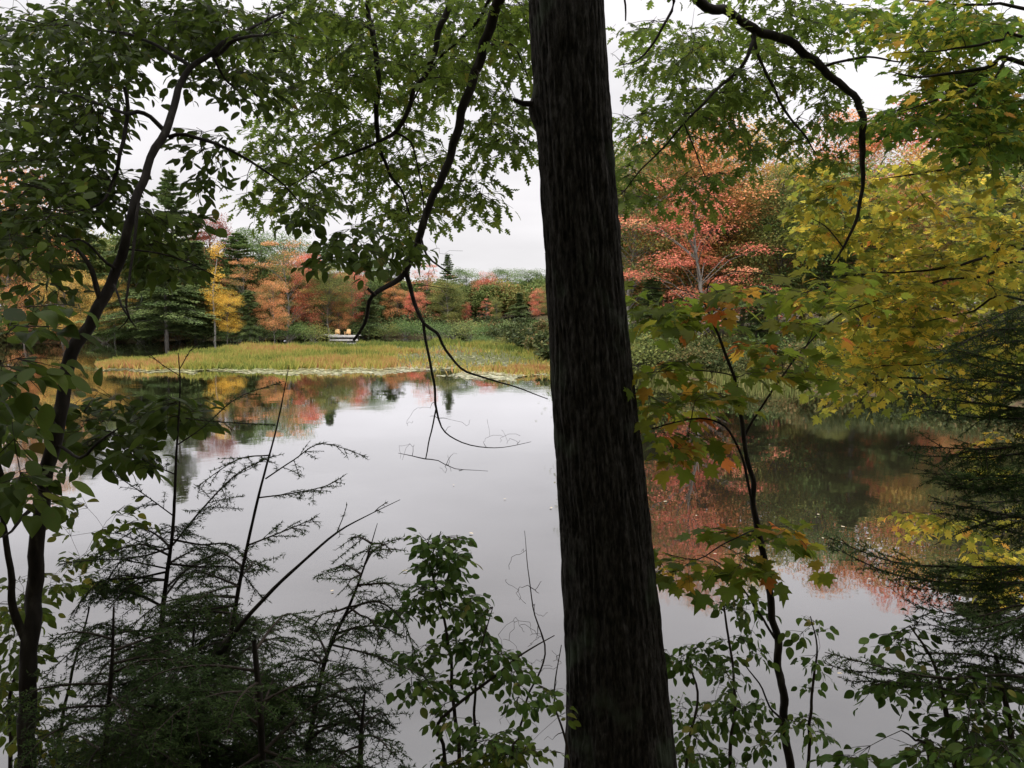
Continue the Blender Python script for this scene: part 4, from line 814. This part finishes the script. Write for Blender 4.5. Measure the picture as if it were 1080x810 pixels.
bush('shrub', 'drooping oval leaved shrub between the big trunk and the maple sapling', [[(770, 812, 2.7, .008), (775, 740, 2.7, .006), (770, 680, 2.7, .005), (760, 620, 2.7, .003)], [(725, 812, 2.7, .007), (735, 740, 2.7, .005), (725, 690, 2.7, .003)], [(852, 812, 2.7, .007), (855, 740, 2.7, .006), (862, 690, 2.7, .004), (855, 650, 2.7, .002)]],
     [(770, 640, 30, 18, 2.6, 2.9, 8), (765, 685, 38, 20, 2.5, 2.9, 16), (720, 695, 20, 12, 2.6, 2.9, 6), (785, 730, 34, 24, 2.5, 2.9, 14), (740, 755, 36, 22, 2.5, 2.9, 14), (730, 795, 40, 16, 2.5, 2.9, 12), (860, 690, 20, 35, 2.6, 2.9, 7), (845, 755, 22, 30, 2.6, 2.9, 9), (700, 680, 10, 10, 2.6, 2.8, 2), (790, 785, 28, 20, 2.5, 2.8, 8)], 'shrubleaf', .052, kz=1.36, nleaf=7, spread=.09, tilt=.9, droop=.8)
bush('shrub', 'dark broad leaved shrub filling the lower right corner', [[(1010, 812, 2.5, .012), (1000, 760, 2.5, .01), (985, 700, 2.5, .006), (960, 660, 2.5, .003)], [(1070, 812, 2.5, .012), (1060, 740, 2.5, .010), (1050, 690, 2.5, .006)], [(980, 812, 2.4, .006), (965, 780, 2.4, .004), (950, 770, 2.4, .002)]],
     [(955, 665, 24, 16, 2.4, 2.8, 7), (1010, 720, 50, 20, 2.3, 2.8, 12), (1045, 750, 45, 40, 2.2, 2.7, 34), (1000, 785, 40, 25, 2.2, 2.7, 20), (930, 722, 26, 6, 2.4, 2.7, 4), (1060, 800, 40, 20, 2.1, 2.6, 16), (960, 720, 22, 12, 2.4, 2.7, 5), (905, 797, 22, 6, 2.3, 2.6, 4)], 'shrubleaf', .046, nleaf=7, spread=.1)
bush('shrub', 'yellow green shrub at the foot of the curved young tree', [[(12, 812, 2.5, .008), (10, 740, 2.5, .006), (25, 680, 2.5, .004)], [(60, 812, 2.6, .008), (70, 740, 2.6, .006), (95, 640, 2.6, .003)]],
     [(15, 650, 25, 60, 2.4, 2.9, 24), (20, 740, 30, 50, 2.3, 2.8, 26), (85, 560, 40, 40, 2.5, 2.9, 12), (115, 610, 34, 10, 2.5, 2.9, 7), (240, 655, 12, 8, 2.6, 2.9, 3), (70, 790, 40, 16, 2.2, 2.5, 7), (60, 620, 20, 18, 2.5, 2.9, 6), (140, 545, 16, 20, 2.5, 2.9, 3)], 'yshrub', .055, kz=1.32, nleaf=7, spread=.09)
bush('shrub', 'low yellowish shrub at the bottom between the hemlocks and the big trunk', [[(540, 812, 2.6, .005), (545, 780, 2.6, .003)]],
     [(555, 795, 38, 10, 2.5, 2.8, 10), (480, 800, 30, 10, 2.5, 2.8, 6), (600, 742, 14, 6, 2.9, 3., 2)], 'yshrub', .04, nleaf=7, spread=.07)

# ------------------------------------------------------------------ hemlocks: needled sprays
class Hemlock:
    def __init__(s): s.seg = []; s.tb = Tubes(); s.cl = []
    def branch(s, pts, r0, Lside, dens=1.0, cv=None, bare=.12):
        P = smooth_path(pts, .03); n = len(P); s.tb.add(P, np.linspace(r0, .0012, n), 5)
        cv = rng.random() if cv is None else cv
        arc = np.concatenate([[0], np.cumsum(np.linalg.norm(np.diff(P, axis=0), axis=1))]); Lt = arc[-1]
        for i in range(n-1):
            if arc[i] > Lt*.25: s.seg.append((P[i], P[i+1], cv))
        d = Lt*bare; sg = 1
        while d < Lt:
            k = min(n-2, int(np.searchsorted(arc, d))); tdir = norm(P[k+1]-P[k]); u = d/Lt
            lat = norm(np.cross(tdir, [0, 0, 1.])+rng.normal(size=3)*np.array([.2, .2, .42]))*sg; sg = -sg
            Ls = Lside*(1-u)**.55*min(1, u*3+.35)*1.35*rng.uniform(.6, 1.1)+.02
            dr = norm(tdir*.75+lat*.85+np.array([0, 0, -.16])+rng.normal(size=3)*.14)
            m = max(2, int(Ls/.025)); a = P[k]; pp = [a]
            for q in range(m):
                dr = norm(dr+np.array([0, 0, -.035])); a = a+dr*Ls/m; pp.append(a)
            s.tb.add(pp, np.linspace(.0018, .0007, len(pp)), 3)
            for q in range(m): s.seg.append((pp[q], pp[q+1], cv))
            if Ls > .07:
                l2 = norm(np.cross(dr, [0, 0, 1.])+rng.normal(size=3)*.15)
                for q in range(1, m):
                    for g in (-1, 1):
                        if rng.random() < .2: continue
                        dd = norm(dr*.8+l2*g*.75+np.array([0, 0, -.1])+rng.normal(size=3)*.1); L2 = min(.11, Ls*.5)*(1-q/m*.7)*rng.uniform(.6, 1.1)
                        s.seg.append((pp[q], pp[q]+dd*L2, cv))
            d += .021/dens*rng.uniform(.7, 1.3)
    def stem_branches(s, stem, n, L0, L1, z_frac0=0., up=.25, droop=.35, side=.16, dens=1., biased=None):
        """stem: smoothed Nx3 from top to bottom"""
        up0 = up; n = int(n*1.6)
        for k in range(n):
            up = up0+rng.normal()*.2; u = z_frac0+(1-z_frac0)*((k+rng.random())/n); i = min(len(stem)-1, int(u*len(stem))); p = stem[i]
            a = rng.random()*6.283; Lb = (L0+(L1-L0)*min(1, u*1.4))*rng.uniform(.65, 1.1)
            h = np.array([math.cos(a), math.sin(a), 0])
            s.branch([p, p+h*Lb*.35+np.array([0, 0, up*Lb*.35]), p+h*Lb*.7+np.array([0, 0, up*Lb*.4]), p+h*Lb+np.array([0, 0, (up-droop)*Lb*.8])], .004+.004*Lb, side*(.5+Lb*.7), dens)
    def build(s, root, off, needle=.018, step=.0035):
        A = np.array([q[0] for q in s.seg]); B = np.array([q[1] for q in s.seg]); C = np.array([q[2] for q in s.seg])
        Ls = np.linalg.norm(B-A, axis=1); cnt = np.maximum(1, (Ls/step).astype(int)); idx = np.repeat(np.arange(len(A)), cnt)
        u = rng.random(len(idx)); p = A[idx]*(1-u)[:, None]+B[idx]*u[:, None]; d = norm(B-A)[idx]
        lat = norm(np.cross(d, np.array([0, 0, 1.]))); sg = rng.choice([-1., 1.], len(idx))[:, None]
        ax = d*.5+lat*sg+rng.normal(size=p.shape)*np.array([.2, .2, .42])
        nr = np.array([0, 0, 1.])+rng.normal(size=p.shape)*.25
        sz = needle*rng.uniform(.6, 1.1, len(idx))
        ND = (np.array([[-.13, 0, 0], [.13, 0, 0], [.0, 1, 0]], float), np.array([[0, 1, 2]]))
        v, f = place(ND, p, ax, nr, sz)
        var = np.stack([np.repeat(rng.random(len(idx)), 3), np.repeat(C[idx], 3), np.repeat(rng.random(len(idx)), 3)], 1)
        s.tb.build('branches', M['twig'], root, off); mesh_obj('foliage', v-off, [f], M['hemneedle'], root, var)
def hem_sap(name, label, stempath, extra, n, L0, L1, z0=0., **kw):
    last = stempath[-1]; p0 = at(*last[:3]); g = float(terrain(p0[0], p0[1]))-.05
    P = smooth_path([tuple(at(a, b, d))+(r,) for a, b, d, r in stempath]+[(p0[0], p0[1], g, last[3]*1.1)], .04); off = np.array([p0[0], p0[1], g])
    root = near_root(name, off, label, 'tree', 'hemlock saplings on the near bank'); tb = Tubes(); tb.add(P[:, :3], P[:, 3], 8, .05); tb.build('trunk', M['bark'], root, off)
    h = Hemlock(); h.stem_branches(P[:int(len(P)*.9), :3], n, L0, L1, z0, **kw)
    for e in extra:
        pts, r0, ls, dn = e; h.branch([at(*q) for q in pts], r0, ls, dn)
    h.build(root, off)
hem_sap('hemlock_sapling', 'tall thin hemlock sapling with a nearly bare tip, in front of the grass island', [(188, 372, 3.3, .0015), (190, 410, 3.3, .003), (186, 480, 3.3, .005), (182, 560, 3.3, .007), (172, 640, 3.3, .010), (164, 740, 3.3, .013), (160, 840, 3.3, .015)],
 [([(182, 575, 3.3), (215, 535, 3.2), (250, 500, 3.1), (290, 480, 3.)], .005, .12, .9), ([(186, 470, 3.3), (215, 450, 3.3), (250, 420, 3.2), (300, 402, 3.1)], .003, .05, .6),
  ([(184, 500, 3.3), (160, 490, 3.4), (148, 482, 3.5)], .003, .07, .9), ([(180, 580, 3.3), (150, 572, 3.4), (120, 560, 3.5)], .003, .07, .9), ([(178, 600, 3.3), (120, 590, 3.2), (60, 595, 3.1)], .004, .10, .9),
  ([(189, 396, 3.3), (165, 380, 3.3), (140, 355, 3.3)], .002, .03, .3), ([(189, 390, 3.3), (205, 365, 3.3), (235, 350, 3.3)], .002, .03, .3), ([(187, 440, 3.3), (230, 445, 3.2), (290, 448, 3.1)], .003, .06, .6),
  ([(184, 545, 3.3), (150, 520, 3.3), (120, 500, 3.2)], .003, .08, .8)], 52, .12, .75, .26)
hem_sap('hemlock_sapling', 'hemlock sapling with upswept sprays against the bright water, second from the left', [(305, 385, 3.0, .0012), (292, 450, 3., .003), (276, 510, 3., .0045), (262, 570, 3., .006), (250, 630, 3., .008), (236, 720, 3., .010), (226, 840, 3., .012)],
 [([(280, 505, 3.), (310, 485, 3.), (340, 468, 3.), (388, 482, 3.)], .003, .07, .8), ([(272, 525, 3.), (310, 520, 3.), (345, 512, 2.9), (365, 500, 2.9)], .003, .08, .8), ([(285, 480, 3.), (250, 485, 3.1), (205, 515, 3.1)], .003, .08, .7), ([(262, 575, 3.), (300, 560, 2.9), (335, 545, 2.9)], .004, .10, .8)], 48, .10, .65, .3)
hem_sap('hemlock_sapling', 'hemlock with a long forked leader pointing right over the water', [(422, 527, 2.8, .001), (385, 545, 2.8, .002), (355, 562, 2.8, .0035), (320, 592, 2.8, .005), (280, 630, 2.8, .007), (240, 680, 2.8, .009), (215, 760, 2.8, .011)],
 [([(355, 562, 2.8), (362, 545, 2.8), (366, 532, 2.8)], .002, .03, .4), ([(395, 540, 2.8), (400, 535, 2.8), (408, 530, 2.8)], .002, .02, .4)], 22, .12, .5, .45)
hem_sap('hemlock_sapling', 'drooping hemlock sapling beside the leafy shrub, rightmost of the left hemlocks', [(398, 552, 2.6, .001), (385, 595, 2.6, .003), (368, 640, 2.6, .005), (345, 690, 2.6, .007), (330, 760, 2.6, .009), (325, 840, 2.6, .010)],
 [([(370, 640, 2.6), (400, 635, 2.6), (425, 655, 2.6), (438, 690, 2.6)], .004, .07, 1.), ([(350, 680, 2.6), (390, 690, 2.5), (430, 705, 2.5), (450, 715, 2.5)], .004, .10, 1.)], 44, .08, .48, .03)
hem_sap('hemlock_sapling', 'short stubby topped hemlock low in the left foreground', [(268, 676, 2.3, .007), (272, 720, 2.3, .009), (276, 780, 2.3, .010), (278, 860, 2.3, .011)], [], 28, .3, .6, .04)
hem_sap('hemlock_sapling', 'dense low hemlock at the bottom left, right of the curved tree foot', [(120, 640, 2.5, .003), (118, 700, 2.5, .006), (112, 780, 2.5, .009), (110, 860, 2.5, .011)], [], 30, .2, .6, .06)
hem_sap('hemlock_sapling', 'dense low hemlock at the bottom behind the stubby one', [(205, 660, 2.7, .003), (200, 720, 2.7, .006), (195, 790, 2.7, .009), (195, 870, 2.7, .011)], [], 30, .25, .6, .06)
hem_sap('hemlock_sapling', 'low hemlock at the bottom near the leafy shrub', [(385, 730, 2.5, .003), (382, 760, 2.5, .006), (380, 800, 2.5, .009), (380, 880, 2.5, .011)], [], 22, .15, .42, .06)
# right: hemlock whose trunk is outside the frame
RB = [([(1180, 380, 3.), (1080, 385, 3.), (1020, 372, 2.95), (985, 368, 2.9)], .006, .14), ([(1180, 330, 3.2), (1090, 345, 3.1), (1040, 350, 3.), (1000, 372, 2.9)], .006, .12),
      ([(1180, 440, 3.), (1090, 432, 2.9), (1030, 425, 2.85), (950, 415, 2.8)], .007, .13), ([(1180, 480, 2.9), (1090, 470, 2.9), (1040, 474, 2.85), (960, 470, 2.8)], .007, .16), ([(1180, 500, 2.8), (1090, 500, 2.8), (1020, 505, 2.75), (975, 485, 2.7)], .007, .15),
      ([(1180, 560, 2.8), (1090, 548, 2.8), (1020, 535, 2.75), (990, 530, 2.7)], .006, .12), ([(1180, 600, 2.8), (1090, 598, 2.75), (1010, 598, 2.7), (940, 592, 2.65), (872, 566, 2.6)], .008, .11),
      ([(1180, 630, 2.8), (1090, 600, 2.7), (1030, 612, 2.7), (960, 605, 2.7)], .007, .13), ([(1180, 690, 2.6), (1090, 640, 2.6), (1030, 650, 2.6), (960, 640, 2.6)], .007, .14),
      ([(1180, 760, 2.4), (1080, 715, 2.4), (1000, 716, 2.4), (940, 706, 2.4), (870, 688, 2.4)], .008, .07), ([(1180, 740, 2.5), (1080, 700, 2.5), (1020, 690, 2.5), (965, 690, 2.5)], .007, .10), ([(1010, 716, 2.4), (960, 712, 2.4), (890, 707, 2.4)], .004, .04),
      ([(1180, 530, 3.1), (1090, 520, 3.1), (1040, 515, 3.1), (1000, 512, 3.1)], .006, .12), ([(1180, 600, 2.4), (1100, 640, 2.4), (1050, 660, 2.4), (1000, 665, 2.4)], .007, .13), ([(1180, 410, 3.), (1090, 405, 2.9), (1040, 402, 2.85), (1000, 398, 2.8)], .006, .12), ([(1180, 290, 3.2), (1100, 315, 3.1), (1060, 330, 3.), (1030, 345, 2.9)], .006, .10)]
p0 = at(1185, 900, 2.9); g = float(terrain(p0[0], p0[1])); off = np.array([p0[0], p0[1], g-.05])
root = near_root('hemlock_tree', off, 'dark hemlock reaching in from the right edge with drooping layered boughs', 'tree')
tb = Tubes(); tb.add([off, at(1183, 600, 2.9), at(1182, 300, 3.), at(1182, -100, 3.1)], [.08, .06, .05, .03], 12); tb.build('trunk', M['bark'], root, off)
h = Hemlock()
for pts, r0, ls in RB:
    h.branch([at(*q) for q in pts], r0, ls*1.25, 1.15, None, .3)
    q0 = [(a, b+rng.uniform(8, 18), d+.15) for a, b, d in pts]; h.branch([at(*q) for q in q0], r0, ls, .9, None, .3)
h.build(root, off, .019, .0032)

# ------------------------------------------------------------------ unseen leaf masses added behind and above the viewpoint to shade the bank
sp2 = []
r = np.random.default_rng(11); V = []; F = []; VR = []; n = 0
for kk in range(150):
    x = r.uniform(-22, 22); y = r.uniform(-20, -2.2); z = r.uniform(2.0, 12.5) if y < -4 else r.uniform(5, 11.5)
    k = 260; q = r.normal(size=(k, 3))*np.array([1.6, 1.6, 1.2]); p = q+np.array([x, y, z])
    ok = (p[:, 1] < -1.0) | (p[:, 2] > 8.); p = p[ok]; k = len(p)
    v, f = place(DIAMOND, p, r.normal(size=(k, 3)), np.stack([r.normal(size=k)*.8, r.normal(size=k)*.8, np.ones(k)], 1), r.uniform(.35, .7, k))
    V.append(v); F.append(f+n); n += len(v); VR.append(np.repeat(r.random((k, 3)), 4, 0))
for kk in range(110):                                     # leaf roof above the frame, added to keep light off the bank plants
    x = r.uniform(-12, 12); y = r.uniform(-4, 1.6); z = r.uniform(8.5, 12.5)
    k = 150; p = r.normal(size=(k, 3))*np.array([1.2, 1.0, .6])+np.array([x, y, z]); ok = (p[:, 2] > 7.2+.0*p[:, 1]) & (p[:, 1] < 2.8); p = p[ok]; k = len(p)
    v, f = place(DIAMOND, p, r.normal(size=(k, 3)), np.stack([r.normal(size=k)*.6, r.normal(size=k)*.6, np.ones(k)], 1), r.uniform(.25, .45, k))
    V.append(v); F.append(f+n); n += len(v); VR.append(np.repeat(r.random((k, 3)), 4, 0))
tag(mesh_obj('shade_leaves', np.concatenate(V), F, M['beech'], var=np.concatenate(VR)), 'unseen leaf mass added behind and above the viewpoint to shade the near bank', 'shade_leaves', kind='stuff')
